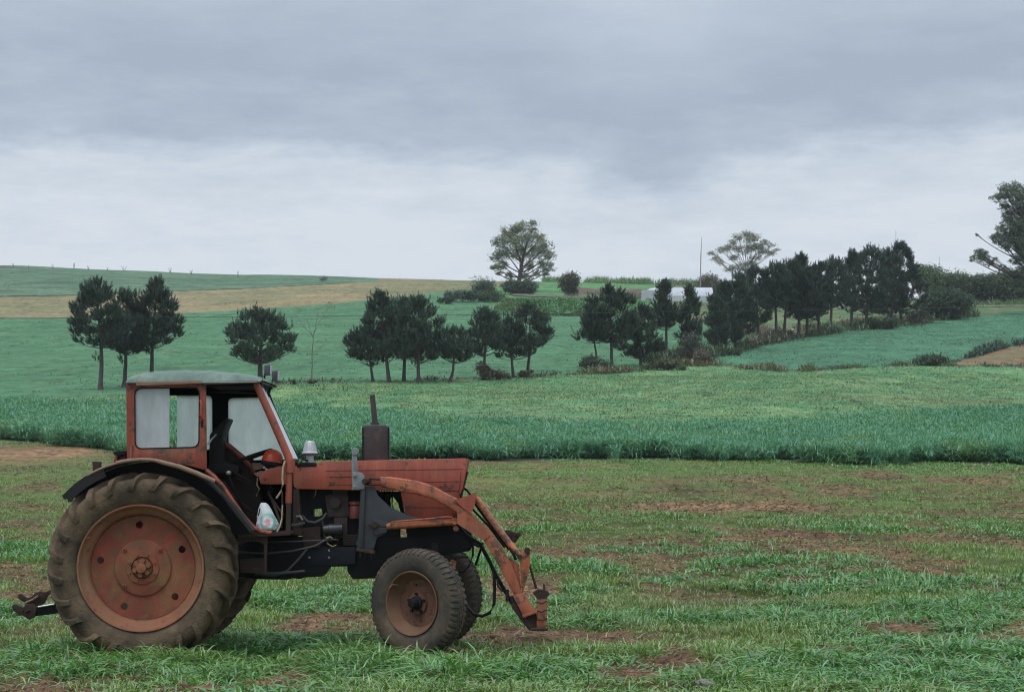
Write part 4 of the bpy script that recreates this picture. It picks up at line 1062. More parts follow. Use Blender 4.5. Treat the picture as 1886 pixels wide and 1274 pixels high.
M_SCRN = glassmat('clouded windscreen', (.90, .93, .94), .92, .94, .45)

tractor = empty('tractor', (BX, YC, 0)); tag(tractor, 'old faded red farm tractor with a cab and front loader arms, parked on the grass', 'tractor')

# ---- wheels ------------------------------------------------------------------------------------------
def lugs(mb, Rr, path, count, side, wid, h, sweep, jit, phase=0.0):
    """tread bars: path = (y, r, drop along the circumference 0..1) from the crown down the shoulder"""
    for k in range(count):
        a0 = 2 * math.pi * (k + phase) / count + random.uniform(-.012, .012); V = []; m = len(path); hh = h * random.uniform(.75, 1.15)
        for i, (y, r, q) in enumerate(path):
            p0 = path[max(i - 1, 0)]; p1 = path[min(i + 1, m - 1)]
            ty, tr = p1[0] - p0[0], p1[1] - p0[1]; l = math.hypot(ty, tr); ny, nr = -tr / l, ty / l
            if nr < 0 and abs(nr) > abs(ny): ny, nr = -ny, -nr
            if ny < -.3: ny, nr = -ny, -nr
            a = a0 + sweep * q; fade = 1 - .55 * max(0, (i - m + 2.2) / 1.2) if i > m - 3 else 1
            for (dw, dh) in ((-wid * .62, -.012), (wid * .62, -.012), (wid * .42, hh * fade), (-wid * .42, hh * fade)):
                rr = r + nr * dh + random.uniform(-jit, jit); yy = y + ny * dh + random.uniform(-jit, jit); aa = a + (dw + random.uniform(-jit, jit)) / r
                V.append((rr * math.cos(aa), side * yy, rr * math.sin(aa)))
        Fc = [(3, 2, 1, 0), tuple(4 * (m - 1) + j for j in range(4))]
        for i in range(m - 1):
            for j in range(4): Fc.append((4 * i + j, 4 * i + (j + 1) % 4, 4 * i + 4 + (j + 1) % 4, 4 * i + 4 + j))
        mb.add(V, Fc)

def disc_holes(mb, ro, ri, holes, yo, yi, thick=.008):
    """flat-ish disc with round holes, in the x, z plane"""
    circ = lambda cx, cz, r, n: [(cx + r * math.cos(2 * math.pi * k / n), cz + r * math.sin(2 * math.pi * k / n)) for k in range(n)]
    loops = [circ(0, 0, ro, 64), circ(0, 0, ri, 40)] + [circ(x, z, r, 16) for x, z, r in holes]
    flat = [p for l in loops for p in l]; n = len(flat)
    tri = tessellate_polygon([[Vector((x, z, 0)) for x, z in l] for l in loops])
    yy = [yo + (yi - yo) * (ro - math.hypot(x, z)) / (ro - ri) for x, z in flat]
    V = [(x, y, z) for (x, z), y in zip(flat, yy)] + [(x, y + thick, z) for (x, z), y in zip(flat, yy)]
    Fc = [t_ for t_ in tri] + [(c + n, b + n, a + n) for a, b, c in tri]; o = 0
    for l in loops:
        m = len(l); Fc += [(o + i, o + (i + 1) % m, o + (i + 1) % m + n, o + i + n) for i in range(m)]; o += m
    mb.add(V, Fc)

def rear_wheel(loc, rot=0.0, spin=0.0, name='rear_wheel'):
    w_ = empty(name, loc, tractor); w_.rotation_euler = (0, spin, rot)
    m = Mb(); half = [(.530, .135), (.548, .165), (.60, .196), (.66, .207), (.70, .203), (.735, .188), (.757, .155), (.768, .10), (.772, .04)]
    prof = [(r, -y) for r, y in half] + [(r, y) for r, y in reversed(half)]
    m.lathe(prof, n=96, close=True)
    path = [(.004, .772, 0), (.05, .771, .26), (.10, .767, .52), (.15, .755, .76), (.188, .728, .90), (.203, .692, 1.0), (.2055, .662, 1.06)]
    lugs(m, .77, path, 23, -1, .054, .046, .30, .009); lugs(m, .77, path, 23, 1, .054, .046, .30, .009, .5)
    m.build('tyre', M_TYRE, w_, smooth=50)
    m = Mb(); m.lathe([(.530, -.150), (.545, -.172), (.540, -.180), (.528, -.176), (.520, -.150), (.508, -.125), (.492, -.112), (.470, -.098), (.456, -.070), (.448, -.020), (.440, .10), (.53, .15), (.545, .172), (.53, .18), (.50, .14), (.435, .11), (.430, -.02)], n=96)
    m.f = m.f[:-2]; m.tube([(-.475, -.14, .24), (-.455, -.165, .255), (-.43, -.165, .26)], [.009, .008, .006], 8)
    m.build('rim', M_RIM, w_)
    m = Mb(); hs = [(math.cos(R(a)) * .370, math.sin(R(a)) * .370, .031) for a in (95, 25, -42, -116, 170)]
    disc_holes(m, .447, .245, hs, -.034, -.034)
    m.lathe([(.247, -.034), (.240, -.052), (.225, -.058), (.16, -.060), (.145, -.062), (.140, -.075), (.095, -.078), (.092, -.040), (.02, -.040)], n=64); m.f = m.f[:-1]
    m.build('wheel_disc', M_WHEEL, w_)
    m = Mb(); m.lathe([(.001, -.040), (.088, -.044), (.088, -.062), (.060, -.072), (.045, -.110), (.042, -.150), (.018, -.156), (.001, -.156)], n=24)
    for a in range(6):
        q = R(a * 60 + 20); m.lathe([(.001, -.128), (.020, -.128), (.022, -.12), (.022, -.05), (.001, -.05)], (math.cos(q) * .062, 0, math.sin(q) * .062), n=6)
    for a in range(8):
        q = R(a * 45 + 22); m.lathe([(.001, -.092), (.013, -.092), (.014, -.06), (.001, -.06)], (math.cos(q) * .118, 0, math.sin(q) * .118), n=6)
    for a in (45, 135, 225, 315):
        q = R(a); m.lathe([(.001, -.060), (.006, -.060), (.007, -.078), (.017, -.076), (.019, -.05), (.001, -.05)], (math.cos(q) * .217, 0, math.sin(q) * .217), n=10)
    m.build('hub', M_WHEEL, w_)
    return w_
zc = EYE + (HOR - 1046) * (YC - .72 - .17) / F
rear_wheel((0, -.72, zc))
rear_wheel((.0, .72, zc + .02), math.pi, .3)

def front_wheel(loc, rot):
    w_ = empty('front_wheel', loc, tractor); w_.rotation_euler = (0, 0, rot)
    m = Mb(); half = [(.272, .070), (.285, .088), (.33, .104), (.385, .106), (.425, .098), (.448, .080), (.458, .05), (.461, .018)]
    m.lathe([(r, -y) for r, y in half] + [(r, y) for r, y in reversed(half)], n=80, close=True)
    for s in (-1, 1):
        lugs(m, .46, [(.030, .459, 0), (.062, .455, .3), (.084, .446, .6), (.099, .425, 1.0)], 54, s, .028, .012, .02, .002, .25 * s)
        lugs(m, .46, [(.004, .461, 0), (.020, .461, .5)], 54, s, .030, .012, .01, .002, .1 * s)
    m.build('tyre', M_FTYRE, w_, smooth=45)
    m = Mb(); m.lathe([(.268, -.078), (.280, -.094), (.276, -.100), (.266, -.096), (.258, -.074), (.250, -.055), (.236, -.030), (.214, -.004), (.202, .012), (.20, .03), (.25, .09), (.28, .095), (.21, .06), (.195, .04)], n=64); m.f = m.f[:-2]
    m.tube([(-.17, -.06, .15), (-.20, -.10, .16), (-.225, -.115, .12)], [.007, .007, .010], 8); m.build('rim', M_FRIM, w_)
    m = Mb(); disc_holes(m, .204, .10, [(math.cos(R(a)) * .155, math.sin(R(a)) * .155, .013) for a in (98, 278)], .006, .006)
    m.lathe([(.102, .006), (.095, -.014), (.05, -.018), (.001, -.018)], n=40); m.build('wheel_disc', M_FDISC, w_)
    m = Mb(); m.lathe([(.001, -.012), (.062, -.016), (.060, -.035), (.048, -.045), (.046, -.080), (.036, -.098), (.001, -.102)], n=24)
    for a in range(5):
        q = R(a * 72 + 18); m.lathe([(.001, -.040), (.012, -.040), (.013, -.008), (.001, -.008)], (math.cos(q) * .082, 0, math.sin(q) * .082), n=6)
    m.build('hub', M_DARK, w_)
    return w_
c = P(770, 1110, -.64); front_wheel((c.x, -.64, c.z), R(-35))
c2 = P(801, 1093, .66); front_wheel((c2.x, .66, c2.z), R(-27) + math.pi)

# ---- rear fenders -------------------------------------------------------------------------------------
cw = P(264.5, 1046, -.86); rc = .925
def arc(a0, a1, r, n, cx=cw.x, cz=cw.z): return [(cx + r * math.cos(R(a0 + (a1 - a0) * i / n)), cz + r * math.sin(R(a0 + (a1 - a0) * i / n))) for i in range(n + 1)]
jag = [(1.5, .005), (2.4, -.03), (1.1, -.05), (2.0, -.075), (.6, -.095)]
end = [(cw.x + (rc + dr_) * math.cos(R(136.5 + da)), cw.z + (rc + dr_) * math.sin(R(136.5 + da))) for da, dr_ in jag]
tail = PX([(440, 968), (452, 984)], -.86)
def fender(d0, d1, dw):
    m = Mb(); top = arc(137, 41, rc, 34); bot = arc(41, 137, rc - .018, 34)
    m.prism(top + PX([(432, 934), (466, 976)], d0)[:2] + PX([(460, 979), (427, 938)], d0) + bot, d0, d1)
    # inner side wall towards the cab
    wall = arc(137, 41, rc - .02, 30) + PX([(430, 936), (464, 978), (462, 986), (402, 986)], d0) + PX([(300, 960), (200, 940), (150, 935)], d0)
    m.prism(wall, dw, dw + .02)
    return m
m = fender(-.88, -.56, -.575); m.prism(arc(137, 112, rc + .001, 10) + arc(112, 137.5, rc - .085, 10)[:-1] + end[::-1], -.882, -.872)
near_f = m.build('fender', M_FEND, tractor)
mm = Mb(); mm.prism(arc(137, 41, rc, 34) + arc(41, 137, rc - .018, 34), .56, .88); mm.build('fender', M_FEND, tractor)
m = Mb(); m.tube([(x, -.885, z - .012) for x, z in arc(104, 84, rc + .012, 10)] + [P(300, 851.5, -.885), P(330, 859, -.885), P(362, 871, -.885), P(396, 886, -.885)], [.016] * 11 + [.020, .022, .022, .020], 10)
m.tube([(x, -.880, z - .008) for x, z in arc(121, 100, rc + .004, 8)], .010, 8); m.build('lip', M_TAN, near_f)
m = Mb(); m.pp([(170, 849), (185, 850), (184, 866), (178, 874), (171, 872)], -.80, -.74, .002); m.build('bracket', M_BRN, near_f, bevel=.004)

# ---- cab -----------------------------------------------------------------------------------------------
dn = -.62
m = Mb()
win = [(249, 716), (366, 714), (365, 822), (250, 825)]
m.pp([(232, 704), (376, 703), (379, 707), (380.5, 866), (352, 858), (310, 849), (270, 846), (234, 847)], dn, dn + .03, .004, [(win, .06)])
m.pp([(232, 702), (240, 702), (242, 846), (234, 847)], dn + .03, -dn - .03)      # rear wall edge
cab = m.build('cab', M_RED, tractor, bevel=.004)
m = Mb(); g_ = [(247, 714), (368, 712), (367, 824), (248, 827)]
m.pp(g_, dn - .004, dn + .002, .065, [(win, .058)]); m.build('window_seal', M_BLK, cab)
# far side wall: inner sheet coloured near black for the shade in the cab
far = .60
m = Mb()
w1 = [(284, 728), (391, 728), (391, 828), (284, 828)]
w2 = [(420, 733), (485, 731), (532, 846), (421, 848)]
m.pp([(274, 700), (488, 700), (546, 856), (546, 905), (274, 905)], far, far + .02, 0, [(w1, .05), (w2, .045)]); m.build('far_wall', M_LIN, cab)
m = Mb(); m.pp([(274, 712), (484, 712), (547, 858), (547, 890), (274, 890)], far + .022, far + .035, 0, [(w1, .05), (w2, .045)]); m.build('outer_panel', M_RED, cab)
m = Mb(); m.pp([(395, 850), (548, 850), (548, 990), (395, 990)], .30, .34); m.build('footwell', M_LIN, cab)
m = Mb(); m.pp([(326, 724), (393, 724), (393, 830), (326, 830)], far + .008, far + .012); m.build('window_pane', M_PANE, cab)
m = Mb(); m.pp([(418, 730), (486, 729), (537, 850), (418, 850)], far + .008, far + .012); m.build('window_pane', M_PANE, cab)
m = Mb(); m.pp([(246, 712), (312, 712), (312, 828), (246, 828)], dn + .014, dn + .018); m.build('window_pane', M_PANE2, cab, label='grimy half window sheet slid to the rear')
# ceiling, rear lining
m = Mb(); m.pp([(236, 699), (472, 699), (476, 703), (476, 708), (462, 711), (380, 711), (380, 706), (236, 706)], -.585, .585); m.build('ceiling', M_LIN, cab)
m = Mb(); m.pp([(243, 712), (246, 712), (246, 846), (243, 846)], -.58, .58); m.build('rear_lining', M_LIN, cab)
# dark upper rail across the far windows, header over the windscreen, sun visor
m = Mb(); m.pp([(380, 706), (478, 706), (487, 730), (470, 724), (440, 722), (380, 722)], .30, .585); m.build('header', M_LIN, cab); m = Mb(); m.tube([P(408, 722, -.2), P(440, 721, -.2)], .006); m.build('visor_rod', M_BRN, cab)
# roof: a shallow pressed shell
prof = [(231, 703, 703), (231.5, 696, 704), (236, 690, 704), (246, 685, 704), (262, 682, 704), (300, 679.5, 704), (340, 678.5, 704), (375, 679, 704), (400, 680.5, 704), (430, 683.5, 704), (455, 687, 703.5), (470, 690.5, 703), (478, 695, 702), (481, 699, 701)]
V = []; ny = 17
for (u, vt, vb) in prof:
    a = P(u, vt, -.66); b_ = P(u, vb, -.66)
    for j in range(ny):
        q = -1 + 2 * j / (ny - 1); V.append((a.x, q * .66, b_.z + (a.z - b_.z) * (1 - abs(q) ** 5) ** .5))
    # close below
Fc = [(i * ny + j, i * ny + j + 1, (i + 1) * ny + j + 1, (i + 1) * ny + j) for i in range(len(prof) - 1) for j in range(ny - 1)]
k0 = len(V)
for (u, vt, vb) in prof:
    b_ = P(u, vb, -.66); V += [(b_.x, -.66, b_.z - .004), (b_.x, .66, b_.z - .004)]
for i in range(len(prof) - 1): Fc += [(k0 + 2 * i, k0 + 2 * i + 1, k0 + 2 * i + 3, k0 + 2 * i + 2), (i * ny, (i + 1) * ny, k0 + 2 * i + 2, k0 + 2 * i), (i * ny + ny - 1, k0 + 2 * i + 1, k0 + 2 * i + 3, (i + 1) * ny + ny - 1)]
Mb().add(V, Fc).build('roof', M_ROOF, cab, smooth=60)
m = Mb(); m.pp([(250, 703), (371, 700), (372, 706), (251, 710)], -.668, -.622, .002); m.build('gutter', M_TAN, cab, bevel=.004)
m = Mb(); m.pp([(374, 702), (476, 701), (477, 705), (374, 708)], -.650, -.60, .001); m.build('roof_rail', surf('rail', (.17, .06, .04), (.10, .045, .035), (.09, .05, .035), .55, rough=.7, scale=6), cab, bevel=.003)
# pillars: near windscreen pillar and door post
m = Mb(); m.tube([P(470, 704, -.56), P(479, 722, -.57), P(500, 769, -.60), P(530, 838, -.62), P(534, 850, -.62)], [.030, .033, .034, .034, .036])
m.tube([P(534.5, 846, -.62), P(534, 870, -.62)], .044); m.tube([P(533, 866, -.62), P(531.5, 926, -.62)], .028); m.build('front_pillar', M_RED, cab)
m = Mb(); m.tube([P(531.5, 924, -.62), P(531, 980, -.62)], .022); m.build('door_post', M_BRN, cab)
m = Mb(); m.tube([P(472, 706, .56) + Vector((.02, 0, 0)), P(534, 848, .44)], .028); m.build('front_pillar', M_LIN, cab)
# windscreen, wider forward of the pillars
a0, a1 = P(478, 708, -.54), P(536, 846, -.585); t0, t1 = P(483, 708, .30), P(541, 846, .10)
V = []
for p_ in (a0, a1, Vector((t1.x, .50, a1.z)), Vector((t0.x, .52, a0.z))):
    V += [(p_.x, p_.y, p_.z), (p_.x + .006, p_.y, p_.z + .003)]
Mb().add(V, [(0, 2, 4, 6), (7, 5, 3, 1), (0, 1, 3, 2), (2, 3, 5, 4), (4, 5, 7, 6), (6, 7, 1, 0)]).build('windscreen', M_SCRN, cab)
m = Mb(); o_ = Vector((.004, 0, 0)); e0 = Vector((t0.x, .52, a0.z)) + o_; e1 = Vector((t1.x, .50, a1.z)) + o_
m.tube([a0 + o_, e0], .018, 8); m.tube([e0, e1], .010, 8); m.tube([a0 + o_, a1 + o_], .008, 8); m.tube([a1, e1], .012, 8); m.build('screen_frame', M_BLK, cab)
# grab handle and lock on the door post
m = Mb(); m.tube([P(367.5, 741, dn), P(369.5, 738, dn - .045), P(370.5, 743, dn - .05), P(369.5, 765, dn - .05), P(372, 773, dn - .03), P(373, 777, dn)], .010, 8); m.build('grab_handle', M_RED, cab)
m = Mb(); m.pp([(369, 775), (373, 776), (374, 787), (370, 786)], dn - .012, dn - .001, .002); m.build('door_lock', M_BLK, cab)
m = Mb(); m.tube([P(241, 845, dn - .01), P(241.5, 822, dn - .01), P(244, 820, dn - .01)], .007, 6); m.build('hinge', M_TAN, cab)
# tube round the door opening
m = Mb(); m.tube([P(381, 866, -.60), P(393, 876, -.62), P(409, 893, -.63), P(430, 924, -.64), P(448, 950, -.64), P(460, 964, -.64), P(470, 973, -.64), P(484, 979.5, -.63), P(500, 981, -.63)], .020, 10); m.build('door_frame', M_RED, cab)
m = Mb(); m.tube([P(378, 867, -.56), P(400, 888, -.57), P(424, 921, -.58), P(447, 957, -.58), P(462, 980, -.58)], .010, 8); m.build('inner_frame', M_TAN, cab)
m = Mb(); m.pp([(466, 972), (476, 977), (500, 980), (505, 983), (470, 984), (460, 980)], -.62, -.5); m.build('sill_corner', M_FILT, cab)
m = Mb(); m.pp([(437, 985), (533, 978), (535, 982), (533, 985), (440, 990)], -.64, .3, .001); m.build('floor', M_BRN, cab, bevel=.003)
# work lamps
for (u, v, d, us, vs) in ((492, 681, .10, 489, 735), (506, 692, .34, 494, 731)):
    m = Mb(); m.tube([P(us, vs, d), P(u - 5, v + 10, d), P(u - 1, v + 7, d)], .009, 8)
    lamp = m.build('work_lamp', M_BLK, cab)
    m = Mb(); m.pp([(u - 5, v - 9), (u + 5.5, v - 10), (u + 5, v + 9), (u - 6, v + 10)], d - .05, d + .05, .008); m.build('housing', surf('lamp box', (.055, .052, .062), (.035, .034, .04), rough=.5), lamp, bevel=.006)
    m = Mb(); m.pp([(u + 5.5, v - 9), (u + 7.5, v - 8), (u + 7, v + 7), (u + 5, v + 8.5)], d - .045, d + .045); m.build('lens', M_PANE2, lamp)
m = Mb(); m.tube([P(478, 700, -.45), P(484, 703, -.2), P(490, 712, .1), P(494, 726, .3)], .007, 6); m.tube([P(476, 706, -.55), P(481, 701, -.55), P(484, 697, -.5)], .005, 6); m.build('lamp_wire', M_BLK, cab)

# ---- inside the cab ------------------------------------------------------------------------------------
m = Mb()
m.pp([(404, 812), (412, 815), (440, 838), (466, 862), (478, 880), (476, 905), (482, 930), (500, 976), (440, 982), (404, 985), (384, 900), (381, 868), (392, 842)], .05, .50, .004)
m.build('inner_fender', surf('inner fender', (.030, .018, .014), (.016, .011, .010), (.045, .026, .018), .6, rough=.85, scale=5), tractor, bevel=.008)
m = Mb(); m.tube([P(405, 811, .03), P(416, 818, .03), P(440, 837, .03), P(462, 858, .03), P(470, 872, .03)], [.02, .022, .024, .026, .02], 8); m.build('inner_fender_edge', M_RED, tractor)
m = Mb(); m.pp([(386, 800), (396, 790), (408, 778), (417, 769), (420, 772), (412, 790), (408, 806), (414, 850), (440, 858), (440, 872), (385, 872)], -.18, .22, .02); m.build('seat', M_BLK, tractor, bevel=.02)
m = Mb(); m.tube([P(383, 818, -.45), P(390, 808, -.42), P(398, 800, -.3)], .008, 6); m.build('seat_lever', M_BRIGHT, tractor)
m = Mb()
cst = P(460, 842, 0.02); nrm = Vector((-.33, 0, .94)).normalized(); ax = Vector((0, 1, 0)); bx = nrm.cross(ax)
m.tube([cst + (ax * math.cos(t_) + bx * math.sin(t_)) * .205 for t_ in np.linspace(0, 2 * math.pi, 33)], .014, 8)
for q in (0, 2.1, 4.2): m.tube([cst, cst + (ax * math.cos(q) + bx * math.sin(q)) * .2], .008, 6)
m.tube([cst, cst + Vector((.20, 0, -.30))], .018, 8); m.build('steering_wheel', M_BLK, tractor)
m = Mb(); m.pp([(476, 878), (482, 869), (496, 862), (512, 858.5), (536, 857), (536, 891), (500, 892), (480, 891)], -.30, .30, .012); m.build('dashboard', M_RED, tractor, bevel=.015)
m = Mb(); m.pp([(468, 872), (478, 867), (490, 866), (482, 876), (474, 878)], -.2, .0, .004); m.pp([(463, 852), (484, 852), (486, 862), (468, 866)], -.1, .25, .01); m.build('dash_bracket', M_TAN, tractor, bevel=.004)
m = Mb(); m.pp([(494, 850), (525, 846), (528, 853), (510, 858), (490, 866), (487, 860)], -.25, .2, .006); m.build('instrument_panel', M_BLK, tractor, bevel=.01)
m = Mb()
for (u, v) in ((487, 861), (491, 864)): m.lathe([(.001, -.02), (.010, -.018), (.010, .02), (.001, .02)], P(u, v, -.27), n=10)
m.build('switch', M_BRIGHT, tractor)
m = Mb(); m.tube([P(421, 872, -.30), P(424, 884, -.3), P(436, 910, -.25), P(452, 945, -.2)], .012, 8); lev = m.build('gear_lever', M_BLK, tractor)
m = Mb(); m.lathe([(.001, .022), (.018, .018), (.026, .004), (.022, -.012), (.001, -.016)], P(421, 871, -.30), n=14, axis='z'); m.build('knob', M_BRIGHT, lev)
m = Mb(); m.tube([P(411, 886, -.25), P(430, 915, -.2), P(462, 940, -.1)], .014, 8); m.tube([P(432, 870, -.2), P(462, 888, -.1)], .012, 8); m.tube([P(436, 880, -.2), P(466, 895, -.1)], .008, 8)
m.tube([P(494, 905, -.2), P(505, 930, -.3), P(516, 962, -.35)], .012, 8); m.tube([P(496, 912, -.25), P(522, 948, -.35)], .010, 8); m.tube([P(520, 905, -.3), P(520, 950, -.35), P(518, 972, -.4)], .008, 8); m.build('pedal_linkage', M_BRN, tractor)
# tan cord
m = Mb(); m.tube([P(525, 848, -.66), P(521, 862, -.67), P(520, 880, -.66), P(521, 892, -.66), P(517, 905, -.65), P(509, 917, -.64)], .0085, 8); m.build('cord', M_CORD, tractor); m = Mb(); m.tube([P(520, 930, -.4), P(519, 955, -.45), P(515, 970, -.5), P(510, 979, -.52)], .007, 8); m.build('cord', M_CORD, tractor); m = Mb(); m.tube([P(474, 880, -.25), P(473, 893, -.28), P(478, 900, -.28), P(472, 913, -.25)], .004, 6); m.build('cord', M_CORD, tractor)

# ---- bonnet and nose -------------------------------------------------------------------------------------
bh = .31
m = Mb()
m.pp([(539, 858), (570, 857), (592, 849.5), (700, 847.5), (780, 846), (858, 843.5), (863, 845.5), (858, 872), (852, 900), (846, 912), (846, 903), (690, 903), (600, 901), (548, 900), (541, 896)], -bh, bh, [.004, .004, .01, 0, 0, .012, .008, 0, 0, 0, 0, 0, 0, .01, .01])
bon = m.build('bonnet', M_BON, tractor, bevel=.018, smooth=50)
m = Mb(); m.pp([(737, 902), (852, 898), (847, 912), (843, 944), (841, 960), (749, 960), (743, 930)], -bh + .012, bh - .012, .004); m.build('nose_panel', M_BON, bon, bevel=.012)
m = Mb()
for (p0, p1, q) in (((600, 866.5), (852, 863.5), .0028), ((606, 878), (648, 877.5), .004), ((606, 892), (690, 892.5), .0028), ((780, 887.5), (848, 886), .0028), ((746, 934), (843, 934), .0028), ((849, 868), (842, 958), .004)):
    a, b_ = P(*p0, -bh), P(*p1, -bh); a.y = b_.y = -bh - .0008 + (.012 if p0[1] > 900 else 0); m.tube([a, b_], q, 6)
m.build('panel_seam', surf('seam', (.085, .026, .020), (.06, .02, .016), rough=.8), bon)
m = Mb(); m.pp([(845, 872), (861, 868), (850, 912), (846, 945), (840, 945)], -bh + .05, bh - .05); m.build('grille', M_DARK, bon)
m = Mb(); m.pp([(546, 853), (556, 851), (576, 851), (583, 853), (583, 858.5), (547, 860)], -.315, .1, .003); m.tube([P(548, 856, -.33), P(558, 846, -.2), P(574, 850, -.1)], .008, 6); m.build('cowl_flap', M_DARK, tractor, bevel=.004)
# air pre-cleaner
m = Mb(); c = P(571, 852, -.12); k = (YC - .12) / F
m.lathe([(.001, 0), (7 * k, 0), (7 * k, 13 * k), (13 * k, 14 * k), (15 * k, 16 * k), (15.2 * k, 18.5 * k), (13 * k, 20 * k), (12.4 * k, 22 * k), (8.6 * k, 38 * k), (6.5 * k, 40 * k), (.001, 40.5 * k)], c, n=28, axis='z')
pc = m.build('air_pre_cleaner', M_ALU, tractor)
m = Mb()
for a in range(20):
    q = 2 * math.pi * a / 20; m.tube([c + Vector((math.cos(q) * 12.2 * k, math.sin(q) * 12.2 * k, 23 * k)), c + Vector((math.cos(q) * 8.7 * k, math.sin(q) * 8.7 * k, 37.5 * k))], .004, 5)
m.build('vane', M_ALU, pc)
m = Mb(); m.lathe([(16 * k, 15 * k), (16 * k, 17 * k), (14.5 * k, 17.6 * k), (14.5 * k, 14.6 * k)], c, n=28, axis='z', close=True); m.build('clamp_ring', M_MUF, pc)
# muffler and exhaust pipe, just beyond the bonnet
m = Mb(); m.pp([(667, 856), (667, 787), (671, 782), (712, 782), (716, 787), (717, 856)], -.02, .16, [0, .015, .015, .015, .015, 0]); muf = m.build('muffler', M_MUF, tractor, bevel=.02)
m = Mb(); m.tube([P(691, 783, .07), P(688.5, 755, .07), P(685.5, 727, .07)], [.027, .025, .024], 14); m.tube([P(691, 785, .07), P(690.3, 778, .07)], .036, 14); m.build('exhaust_pipe', M_MUF, muf)
m = Mb(); m.tube([P(668, 786, -.025), P(668, 850, -.025)], .006, 6); m.tube([P(715.5, 786, -.025), P(716, 850, -.025)], .006, 6); m.build('seam', M_DARK, muf)
# small lamp and dark things behind the cab
m = Mb(); m.pp([(213, 838), (231, 835), (231, 856), (209, 857), (209, 846)], -.45, -.30, .006); rl = m.build('rear_lamp', M_RED, tractor, bevel=.006)
m = Mb(); m.pp([(207, 832), (231, 830), (231, 836), (211, 838)], -.50, -.25, .003); m.tube([P(214, 855, -.46), P(218, 842, -.46), P(230, 836, -.46)], .012, 8); m.build('lamp_hood', M_BLK, rl)

# ---- engine, chassis --------------------------------------------------------------------------------------
m = Mb()
m.pp([(536, 895), (694, 900), (694, 1010), (660, 1042), (606, 1043), (566, 1042), (560, 986), (536, 986)], -.16, .20, .006, [([(573, 938), (592, 936), (594, 947), (586, 952), (573, 951)], .004)]); eng = m.build('engine', M_DARK, tractor, bevel=.01)
m = Mb(); m.pp([(566, 1008), (655, 1006), (655, 1038), (610, 1042), (566, 1040)], -.21, -.165, .004); sump = m.build('sump', M_SUMP, eng, bevel=.008)
m = Mb()
for (u, v) in ((606, 1013), (606, 1026), (570, 1026)): m.lathe([(.001, -.012), (.009, -.012), (.010, 0), (.001, 0)], P(u, v, -.21), n=6)
m.build('bolt', M_BRIGHT, sump)
m = Mb(); m.lathe([(.001, -.045), (.048, -.045), (.05, -.03), (.05, .06), (.035, .08), (.001, .08)], P(654, 945, -.22), n=20, axis='z'); m.lathe([(.001, .08), (.056, .078), (.056, .105), (.001, .107)], P(654, 945, -.22), n=20, axis='z'); m.build('oil_filter', M_FILT, eng)
m = Mb(); a = P(596, 975, -.24); b_ = P(631, 974, -.24); m.tube([a, a.lerp(b_, .25), a.lerp(b_, .28), b_], [.045, .045, .052, .052], 18); m.build('starter', surf('starter steel', (.05, .055, .06), (.02, .022, .025), rough=.4, metal=.5, scale=10), eng)
m = Mb(); m.pp([(598, 912), (640, 908), (644, 950), (604, 952)], -.20, -.10, .008); m.pp([(615, 945), (640, 945), (640, 990), (615, 990)], -.19, -.12); m.pp([(612, 900), (640, 900), (640, 912), (612, 912)], -.20, -.1); m.lathe([(.001, -.05), (.05, -.05), (.052, .03), (.001, .03)], P(618, 925, -.19), n=16); m.pp([(632, 985), (690, 984), (690, 1004), (632, 1004)], -.20, -.15)
for i in range(5): m.pp([(632, 985 + i * 4), (690, 984 + i * 4), (690, 985.5 + i * 4), (632, 986.5 + i * 4)], -.215, -.19)
m.build('injection_pump', surf('engine rust', (.050, .030, .026), (.024, .018, .018), (.075, .04, .03), .6, rough=.75, scale=8), eng, bevel=.004)
m = Mb(); m.pp([(555, 972), (590, 970), (590, 1008), (560, 1008)], -.24, -.16, .006); m.pp([(540, 900), (550, 900), (556, 984), (540, 984)], -.32, -.15, .004); m.build('bell_housing', M_BRN, eng, bevel=.006)
m = Mb(); m.tube([P(545, 956, -.3), P(558, 950, -.33), P(566, 960, -.33), P(580, 962, -.3), P(594, 955, -.28), P(601, 945, -.25)], .011, 8); m.tube([P(538, 967, -.3), P(550, 966, -.32), P(562, 962, -.32)], .016, 8)
m.tube([P(440, 1016, -.40), P(490, 1019, -.40), P(540, 1014, -.38), P(580, 1005, -.35), P(607, 990, -.30)], .009, 8); m.tube([P(470, 1055, -.35), P(505, 1060, -.35), P(530, 1050, -.35), P(552, 1027, -.33), P(566, 1010, -.3)], .010, 8)
m.tube([P(490, 998, -.3), P(560, 996, -.3), P(620, 993, -.28)], .008, 6); m.tube([P(470, 1056, -.42), P(520, 1055, -.40), P(561, 1051, -.38)], .012, 8); m.tube([P(594, 960, -.2), P(597, 985, -.24), P(604, 1000, -.24)], .008, 6); m.build('hose', surf('grey hose', (.055, .05, .046), (.035, .032, .03), rough=.7), eng)
m = Mb(); m.tube([P(601, 990, -.30), P(608, 988, -.30), P(612, 991, -.30)], .007, 6); m.tube([P(602, 1000, -.3), P(612, 1006, -.3), P(620, 1003, -.3), P(623, 992, -.3)], .006, 6); m.tube([P(582, 902, -.2), P(580, 912, -.2), P(577, 916, -.2)], .005, 6); m.build('yellow_wire', surf('yellow wire', (.32, .24, .07), (.22, .16, .06), rough=.6), eng)
m = Mb(); m.tube([P(546, 951, -.32), P(553, 950, -.35), P(557, 957, -.34)], .010, 8); m.build('pipe_fitting', M_BRIGHT, eng)
m = Mb(); m.pp([(438, 1004), (470, 990), (566, 990), (604, 1010), (604, 1046), (594, 1060), (560, 1063), (552, 1066), (540, 1064), (530, 1067), (470, 1066), (436, 1060)], -.20, .22, .004); m.pp([(566, 1040), (606, 1042), (594, 1061), (566, 1062)], -.12, .1); m.build('transmission', M_DARK, tractor, bevel=.01)
